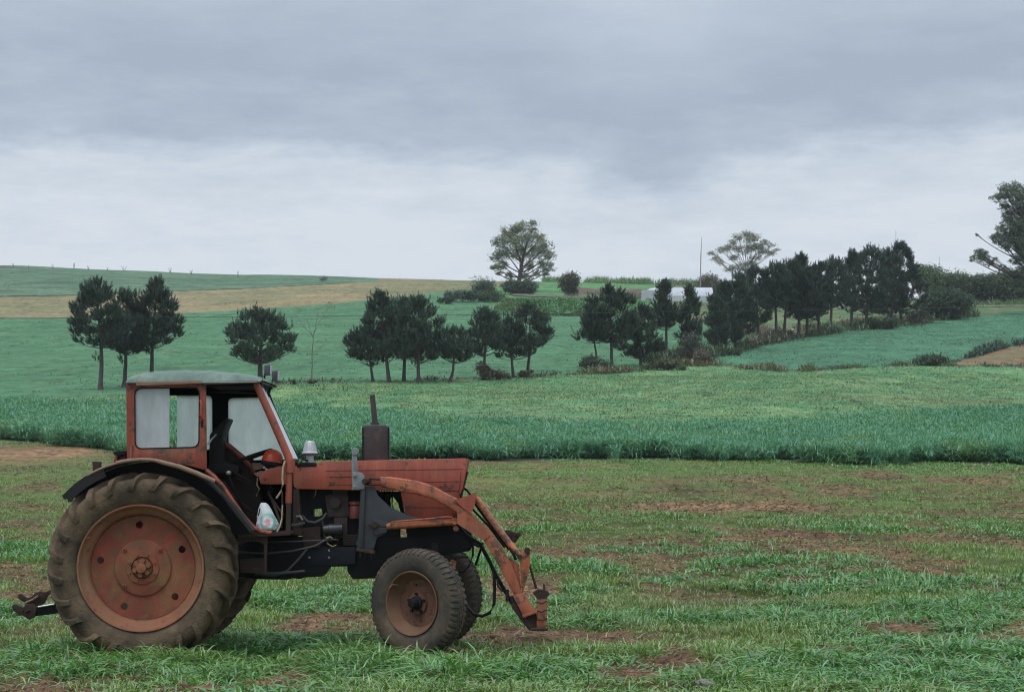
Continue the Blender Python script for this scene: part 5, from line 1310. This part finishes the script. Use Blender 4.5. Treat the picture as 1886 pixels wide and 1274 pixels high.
m = Mb(); m.lathe([(.001, -.62), (.105, -.62), (.115, -.5), (.13, -.25), (.16, -.2), (.16, .2), (.13, .25), (.115, .5), (.105, .62), (.001, .62)], (0, 0, zc), n=24); m.pp([(442, 1030), (486, 1028), (487, 1056), (442, 1054)], -.50, -.2, .006); m.pp([(150, 1000), (440, 1000), (440, 1058), (180, 1060)], -.2, .2, .03); m.build('rear_axle', M_BRN, tractor, bevel=.008)
# step under the cab floor
m = Mb(); m.pp([(440, 987), (493, 987), (490, 1056), (487, 1056), (486, 1002), (478, 998), (462, 996), (448, 999), (441, 1005)], -.60, -.57, .003); m.pp([(440, 985), (494, 984), (494, 988), (440, 989)], -.60, -.2); m.build('step', M_BRN, tractor, bevel=.003)
# front frame under the nose
m = Mb(); m.pp([(640, 1000), (700, 992), (868, 985), (872, 1000), (866, 1014), (800, 1024), (760, 1040), (700, 1064), (650, 1066), (640, 1052)], -.17, .17, .006); m.pp([(690, 945), (750, 948), (846, 958), (870, 975), (866, 992), (690, 998)], -.13, .13, .006, [([(735, 973), (747, 971), (750, 990), (741, 996), (735, 988)], .006)]); m.build('front_frame', M_DARK, tractor, bevel=.008)
m = Mb(); m.pp([(694, 905), (736, 905), (744, 952), (694, 950)], -.05, .2, 0, [([(716, 918), (724, 914), (733, 926), (738, 944), (728, 946), (718, 936)], .006)])
for i in range(6): m.tube([P(698 + i * 5, 903, .0 - .03 * (i % 2)), P(702 + i * 4, 930, -.1), P(699 + i * 7, 955, -.05)], .006, 6)
m.build('radiator_hoses', M_BLK, tractor)
m = Mb(); ca, cb_ = P(770, 1100, -.64), P(801, 1085, .66); m.tube([(ca.x + .02, -.50, ca.z + .02), (ca.x + .02, -.15, ca.z + .10), (ca.x + .02, .15, ca.z + .10), (ca.x + .05, .52, ca.z + .02)], .045, 12)
m.tube([(ca.x + .03, -.50, ca.z - .06), (ca.x + .03, -.50, ca.z + .20)], .035, 12); m.tube([(ca.x + .05, .52, ca.z - .06), (ca.x + .05, .52, ca.z + .20)], .035, 12); m.tube([(ca.x + .22, -.45, ca.z), (ca.x + .26, .5, ca.z)], .015, 8); m.pp([(795, 1000), (805, 1000), (805, 1016), (795, 1014)], -.45, -.38); m.build('front_axle', M_DARK, tractor)
m = Mb(); m.tube([P(838, 1025, -.2), P(862, 1025, -.2)], .012, 8); m.build('tie_rod', M_BRN, tractor)
m = Mb(); m.pp([(830, 1030), (840, 1034), (838, 1048), (829, 1042)], -.3, -.2, .006); m.build('track_joint', M_ORG, tractor)

# ---- loader -----------------------------------------------------------------------------------------------
da = -.46
def loader_frame(d0, d1, s):
    m = Mb(); m.pp([(664, 896), (690, 896), (696, 912), (718, 933), (750, 948), (785, 957), (772, 966), (716, 968), (710, 972), (708, 983), (694, 990), (688, 1012), (659, 1010)], d0, d1, .004)
    fr = m.build('loader_post', M_GREY, tractor, bevel=.006)
    m = Mb(); m.pp([(656, 1008), (690, 1014), (689, 1020), (655, 1014)], d0 - .05, d1 + .05, .002); m.tube([P(664, 1014, d0 - .02), P(663, 1026, d0 - .02)], .008, 6); m.tube([P(684, 1018, d0 - .02), P(683, 1028, d0 - .02)], .008, 6); m.tube([P(673, 1016, d0 - .02), P(672, 1026, d0 - .02)], .005, 6); m.build('foot_plate', M_BRN, fr, bevel=.003)
    return fr
fr = loader_frame(da - .01, da + .02, 1); loader_frame(.44, .47, 1)
m = Mb(); m.pp([(666, 898), (672, 898), (668, 1008), (662, 1008)], da - .04, da - .008, .002); m.pp([(688, 955), (716, 960), (712, 980), (690, 985)], da - .03, da - .008, .002); m.build('stiffener', M_GREY, fr, bevel=.004)
m = Mb(); m.tube([P(664, 1000, da), P(668, 1000, .46)], .04, 12); m.build('cross_tube', M_GREY, fr)
# grey lever and hinge plate
m = Mb(); m.pp([(648.5, 830), (657.5, 830), (658.5, 870), (648, 870)], da - .035, da - .022, .002); lv = m.build('hinge_lever', M_LGREY, tractor, bevel=.003)
m = Mb(); m.lathe([(.001, -.05), (.030, -.05), (.032, -.04), (.032, -.015), (.001, -.015)], P(654.5, 831, da + .0), n=20); m.build('lever_boss', M_LGREY, lv)
m = Mb(); m.pp([(648, 868), (666, 870), (671, 876), (671, 900), (649, 902)], da - .05, da - .036, .006); m.lathe([(.001, -.02), (.016, -.02), (.017, 0), (.001, 0)], P(653, 875, da - .05), n=12); m.lathe([(.001, -.012), (.010, -.012), (.011, 0), (.001, 0)], P(653, 896, da - .05), n=10); m.build('hinge_plate', M_LGREY, lv, bevel=.004)

UP = [(686, 880), (699, 877), (715, 877.5), (732, 879.5), (765, 884.5), (785, 890), (800, 896), (824, 909), (844, 919)]
LO = [(842, 945), (826, 934), (800, 920), (770, 910.5), (737, 905), (701, 896), (686, 892)]
def loader_arm(d, near=True):
    w_ = .055
    m = Mb(); m.pp(UP[1:] + [(852, 926), (850, 952)] + LO[:-1], d - w_, d + w_)
    arm = m.build('loader_arm', M_ARM, tractor, bevel=.014, smooth=50)
    m = Mb(); m.tube([P(668, 886, d), P(684, 886, d)], [.030, .030], 12); m.tube([P(680, 881, d - .03), P(702, 882.5, d - .03)], .010, 8); m.tube([P(680, 892, d - .03), P(702, 892, d - .03)], .010, 8); m.tube([P(671, 886, d - .07), P(671, 886, d + .07)], .022, 12); m.build('pivot_pin', M_BRN, arm)
    # knee: pressed plates on both faces
    m = Mb()
    for q in (d - w_ - .008, d + w_): m.pp([(842, 933), (852, 936), (868, 946), (886, 966), (904, 984), (891, 995), (872, 984), (842, 964)], q, q + .008, .004)
    m.build('knee_plate', M_ARM, arm)
    for q in (d - w_ - .016, d + w_ + .008): m = Mb(); m.pp([(836, 920), (853, 915), (873, 909.5), (879, 916), (867, 947)], q, q + .008, .006); m.build('knee_lug', M_BON, arm)
    # lower arm
    m = Mb(); m.pp([(846, 928), (868, 945), (886, 962), (907, 983), (922, 1003), (936, 1027), (950, 1058), (959, 1085), (962, 1093), (947, 1096), (934, 1072), (914, 1034), (900, 1010), (890, 994), (870, 980), (846, 950)], d - w_ + .004, d + w_ - .004, .003); m.build('lower_arm', M_ARM, arm, bevel=.010)
    m = Mb(); m.pp([(930, 1022), (940, 1027), (956, 1039), (958, 1070), (961, 1094), (946, 1056)], d - .02, d + .02, .003); m.build('gusset', M_ARM, arm)
    m = Mb(); m.pp([(944, 1095), (964, 1091), (988, 1126), (964, 1134)], d - w_ - .004, d + w_ + .004, .004); m.pp([(962, 1132), (989, 1124), (990, 1128), (963, 1137)], d - w_ - .012, d + w_ + .012, .002); tip = m.build('arm_tip', M_ARM, arm, bevel=.006)
    m = Mb(); m.pp([(940, 1098), (947, 1096), (966, 1136), (982, 1152), (976, 1162), (958, 1140), (942, 1118)], d - .03, d + .05, .003); m.pp([(966, 1130), (988, 1128), (990, 1154), (980, 1161), (972, 1146)], d - .02, d + .02, .003); m.build('tip_bracket', M_BRN, arm, bevel=.005)
    # bucket cylinder along the back of the arm
    m = Mb(); a, b_ = P(876, 916, d), P(946, 1011, d); e = P(957, 1024, d)
    m.tube([a, a.lerp(b_, .03), b_, b_.lerp(e, .1)], [.022, .030, .030, .034], 14); m.tube([b_, e], .018, 10); m.tube([P(873, 912, d - .07), P(873, 912, d + .07)], .024, 12); cyl = m.build('tilt_cylinder', M_ORG, arm)
    m = Mb(); m.tube([P(874, 926, d + .02), P(897, 958, d + .03), P(926, 996, d + .03), P(938, 1012, d + .02)], .011, 8); m.tube([P(868, 935, d + .03), P(900, 968, d + .05), P(930, 1008, d + .04)], .010, 8); m.tube([P(938, 1008, d - .02), P(946, 1020, d - .03), P(950, 1030, d - .02)], .013, 8); m.build('hydraulic_pipe', M_BLK, cyl)
    # bell crank and links
    m = Mb(); m.pp([(955, 1020), (966, 1013), (970, 1010), (976, 1012), (976, 1040), (973, 1056), (967, 1078), (963, 1092), (959, 1080), (958, 1040)], d - .05, d - .03, .006); m.pp([(955, 1020), (966, 1013), (970, 1010), (976, 1012), (976, 1040), (973, 1056), (967, 1078), (963, 1092), (959, 1080), (958, 1040)], d + .03, d + .05, .006)
    bc = m.build('bell_crank', M_ORG, arm, bevel=.004)
    m = Mb(); m.tube([P(971, 1013, d - .07), P(971, 1013, d + .07)], .026, 12); m.tube([P(957, 1025, d - .07), P(957, 1025, d + .07)], .022, 12); m.tube([P(974, 1036, d), P(980, 1056, d), P(988, 1084, d)], .011, 8); m.build('link_rod', M_BRN, bc)
    m = Mb(); m.pp([(988, 1098), (1007, 1098), (1008, 1130), (1006, 1158), (988, 1161), (989, 1125)], d - .05, d + .05, .01); bk = m.build('bucket_hook', M_ORG, arm, bevel=.010)
    m = Mb(); m.pp([(981, 1092), (990, 1086), (998, 1085), (1009, 1088), (1013, 1094), (1006, 1101), (990, 1102)], d - .055, d + .055, .006); m.pp([(1000, 1074), (1004, 1076), (1005, 1090), (1000, 1092)], d - .02, d + .0); m.tube([P(988, 1101, d), P(1008, 1101, d)], .012, 8); m.tube([P(978, 1158, d - .05), P(1010, 1158, d - .05)], .014, 8)
    for vv in (1108, 1124, 1140): m.tube([P(989, vv, d - .052), P(998, vv + 2, d - .055), P(1007, vv - 2, d - .052)], .004, 6)
    m.build('hook_fitting', M_BRN, bk)
    # lift cylinder
    m = Mb(); a, b_ = P(712, 969, d - .015), P(836, 961, d - .015); m.tube([a, a.lerp(b_, .02), b_.lerp(a, .02), b_], [.026, .030, .030, .034], 16); lc = m.build('lift_cylinder', M_ORG, arm)
    m = Mb(); m.tube([P(688, 968, d - .015), P(713, 969, d - .015)], .018, 10); m.tube([P(678, 965, d - .03), P(700, 966, d - .03)], .006, 8); m.tube([P(690, 966, d - .05), P(690, 966, d + .03)], .026, 12); m.build('piston_rod', M_BRN, lc)
    m = Mb(); m.tube([P(719, 967, d - .05), P(722, 961, d - .05), P(735, 959.5, d - .05), P(800, 954, d - .05), P(820, 951.5, d - .05), P(832, 952, d - .05), P(835, 957, d - .05)], .0075, 8); m.lathe([(.001, -.03), (.026, -.03), (.03, -.02), (.03, .05), (.001, .05)], P(838, 960, d - .02), n=16); m.lathe([(.001, -.03), (.022, -.03), (.026, -.02), (.026, .05), (.001, .05)], P(840, 973, d - .02), n=16); m.build('cylinder_pipe', M_ORG, lc)
    return arm
arm1 = loader_arm(da); loader_arm(.46)
m = Mb(); m.tube([P(952, 1070, da), P(952, 1070, .46)], .030, 12); m.tube([P(895, 978, da), P(895, 978, .46)], .03, 12); m.build('cross_bar', M_ARM, tractor)
m = Mb(); m.pp([(924, 980), (934, 975), (958, 983), (957, 988), (950, 999), (938, 997), (932, 990)], -.05, .02, .004); m.tube([P(955, 984, -.06), P(955, 984, .03)], .022, 10); m.build('tilt_lug', M_BRN, tractor, bevel=.004)
m = Mb(); m.tube([P(866, 988, -.3), P(871, 1000, -.32), P(871, 1022, -.32), P(864, 1042, -.3), P(852, 1052, -.3), P(844, 1053, -.28)], .010, 8)
m.tube([P(905, 1040, -.38), P(910, 1056, -.40), P(911, 1085, -.40), P(910, 1112, -.40), P(902, 1128, -.38), P(888, 1134, -.36), P(872, 1130, -.34), P(862, 1118, -.3), P(856, 1105, -.25)], .015, 10)
m.tube([P(840, 966, da + .06), P(862, 988, da + .07), P(885, 1002, da + .07), P(903, 1036, da + .07), P(912, 1056, da + .07), P(940, 1105, da + .07), P(962, 1140, da + .07)], .017, 8); m.tube([P(842, 975, -.3), P(870, 1000, -.3), P(882, 1006, -.3), P(889, 1000, -.35)], .012, 8); m.tube([P(876, 1040, -.2), P(884, 1016, -.25), P(888, 1004, -.3)], .011, 8)
m.tube([P(916, 1066, da + .02), P(917, 1078, da - .01), P(924, 1087, da - .02), P(932, 1088, da)], .009, 8); m.pp([(931, 1084), (938, 1086), (936, 1108), (931, 1106)], da - .08, da - .06, .003); m.tube([P(852, 898, .2), P(860, 902, .1), P(866, 910, -.1), P(870, 916, -.3)], .011, 8); m.build('hydraulic_hose', M_BLK, tractor)
m = Mb(); m.tube([P(855, 981, -.35), P(862, 987, -.36)], .010, 8); m.build('hose_fitting', M_BRIGHT, tractor)

# ---- rear hitch ----------------------------------------------------------------------------------------------
def hitch(d, du, dv, s):
    T = lambda pts: [(u + du, v + dv) for u, v in pts]
    m = Mb(); m.pp(T([(68, 1116), (130, 1106), (130, 1126), (66, 1134), (60, 1128)]), d, d + .03, .003); h = m.build('lower_link', M_DARK, tractor, bevel=.004)
    m = Mb(); m.pp(T([(46, 1112), (60, 1111), (68, 1118), (64, 1136), (54, 1141), (40, 1132), (42, 1122)]), d - .05, d - .03, .004); m.pp(T([(22, 1116), (26, 1112), (44, 1119), (44, 1128), (38, 1133), (24, 1124)]), d - .05, d + .04, .003); m.pp(T([(46, 1112), (60, 1111), (68, 1118), (64, 1136), (54, 1141), (40, 1132), (42, 1122)]), d + .03, d + .05, .004); m.tube([P(46 + du, 1127 + dv, d - .06), P(55 + du, 1122 + dv, d - .06)], .008, 6); m.build('hitch_claw', M_BRN, h, bevel=.004)
    m = Mb(); m.tube([P(70 + du, 1117 + dv, d - .01), P(100 + du, 1112 + dv, d - .01)], .008, 6); m.build('wear_strip', M_BRIGHT, h)
    return h
h1 = hitch(-.30, 0, 0, 1)
m = Mb(); T = [(84, 1090), (98, 1083), (99, 1089), (88, 1096), (80, 1112), (68, 1116), (52, 1112), (46, 1110), (32, 1100), (33, 1094), (38, 1093), (50, 1101), (58, 1098), (64, 1092), (72, 1089)]
m.pp(T, .28, .32, .003); m.pp(T, .36, .38, .003); h2 = m.build('lower_link', M_BRN, tractor, bevel=.004)
m = Mb(); m.tube([P(46, 1110, .26), P(60, 1104, .26), P(70, 1097, .26)], .010, 8); m.tube([P(98, 1086, .3), P(160, 1060, .3)], .02, 8); m.build('wear_strip', M_TAN, h2)

# ---- things lying in the tractor -----------------------------------------------------------------------------
# plastic bag on the cab floor
bp = P(490, 979, -.47); g = np.random.default_rng(3); bm = bmesh.new(); bmesh.ops.create_uvsphere(bm, u_segments=40, v_segments=30, radius=1)
for q in bm.verts:
    h = (q.co.z + 1) / 2; wv = np.interp(h, [0, .06, .25, .5, .75, .93, 1], [.55, .95, 1.02, .86, .62, .40, .20]); rr = math.hypot(q.co.x, q.co.y) + 1e-6; a = math.atan2(q.co.y, q.co.x)
    cr = 1 + .24 * (float(fbm(math.cos(a) * 2.2 + 5, math.sin(a) * 2.2 + h * 3.5, 9, 4)) - .5) * 2 + .03 * math.sin(a * 9 + h * 11) * (h > .5)
    q.co = Vector((math.cos(a) * wv * cr * .090 - .035 * h ** 1.5 + .012, math.sin(a) * wv * cr * .070, h * .25 + .004))
me = bpy.data.meshes.new('plastic_bag'); bm.to_mesh(me); bm.free(); me.polygons.foreach_set('use_smooth', [True] * len(me.polygons))
mt, t, out = new_mat('printed plastic bag'); pr = t.nodes.new('ShaderNodeBsdfPrincipled'); t.links.new(pr.outputs[0], out.inputs[0]); pr.inputs['Roughness'].default_value = .4
tcn = t.nodes.new('ShaderNodeTexCoord'); sp_ = t.nodes.new('ShaderNodeSeparateXYZ'); t.links.new(tcn.outputs['Object'], sp_.inputs[0])
def Mt(op, a, b=None):
    n = t.nodes.new('ShaderNodeMath'); n.operation = op
    for i, s in enumerate((a, b)):
        if s is None: continue
        if hasattr(s, 'is_output'): t.links.new(s, n.inputs[i])
        else: n.inputs[i].default_value = s
    return n.outputs[0]
dx_ = Mt('MULTIPLY', Mt('SUBTRACT', sp_.outputs['X'], .022), 1 / .072); dz_ = Mt('MULTIPLY', Mt('SUBTRACT', sp_.outputs['Z'], .085), 1 / .085); rr_ = Mt('SQRT', Mt('ADD', Mt('MULTIPLY', dx_, dx_), Mt('MULTIPLY', dz_, dz_)))
rr_ = Mt('ADD', rr_, Mt('MULTIPLY', Mt('SUBTRACT', noise(t, 26, 3, .6), .5), .7))
ring = ramp(t, rr_, [(.60, 0), (.68, .8), (.92, .8), (1.0, 0)]).outputs[0]; pink = ramp(t, rr_, [(.22, .8), (.36, 0)]).outputs[0]
c_ = mixc(t, ring, (.60, .64, .66), (.20, .45, .37)); c_ = mixc(t, pink, c_, (.70, .22, .20)); t.links.new(c_, pr.inputs['Base Color'])
bpn = t.nodes.new('ShaderNodeBump'); bpn.inputs['Strength'].default_value = .6; bpn.inputs['Distance'].default_value = .01; t.links.new(noise(t, 30, 5, .6), bpn.inputs['Height']); t.links.new(bpn.outputs[0], pr.inputs['Normal'])
me.materials.append(mt); o = bpy.data.objects.new('plastic_bag', me); o.location = Vector((BX, YC, 0)) + bp; link(o); tag(o, 'white plastic carrier bag with green and pink print on the cab floor', 'bag')
m = Mb(); m.tube([(-.045, -.066, .205), (-.052, -.075, .17), (-.058, -.078, .14)], .006, 6); m.build('handle_slit', M_BLK, o)
# orange helmet on the instrument panel
hp = P(501, 852, -.22); m = Mb(); k = (YC - .22) / F
prof = [(19.5 * k, -1 * k), (20 * k, 1 * k), (19.6 * k, 6 * k), (18 * k, 13 * k), (14.5 * k, 19 * k), (9 * k, 23 * k), (4 * k, 24.6 * k), (.001, 25 * k)]
m.lathe(prof, (0, 0, 0), n=36, axis='z'); M_HEL = surf('orange helmet shell', (.52, .060, .018), (.40, .045, .016), None, rough=.35, scale=4)
hel = m.build('helmet', M_HEL, None, smooth=70); hel.location = Vector((BX, YC, 0)) + hp; hel.rotation_euler = (0, R(10), R(20)); tag(hel, 'orange helmet with a black lower edge lying on the dashboard', 'helmet')
m = Mb(); m.lathe([(19.8 * k, -6 * k), (20.6 * k, -4 * k), (20.6 * k, 1.0 * k), (19.0 * k, 1.2 * k), (18.5 * k, -6 * k)], n=36, axis='z', close=True); rimh = m.build('band', M_BLK, hel)
m = Mb(); m.tube([(.03, -.095, .012), (.045, -.09, .012)], .008, 8); m.build('stud', M_BRIGHT, hel)
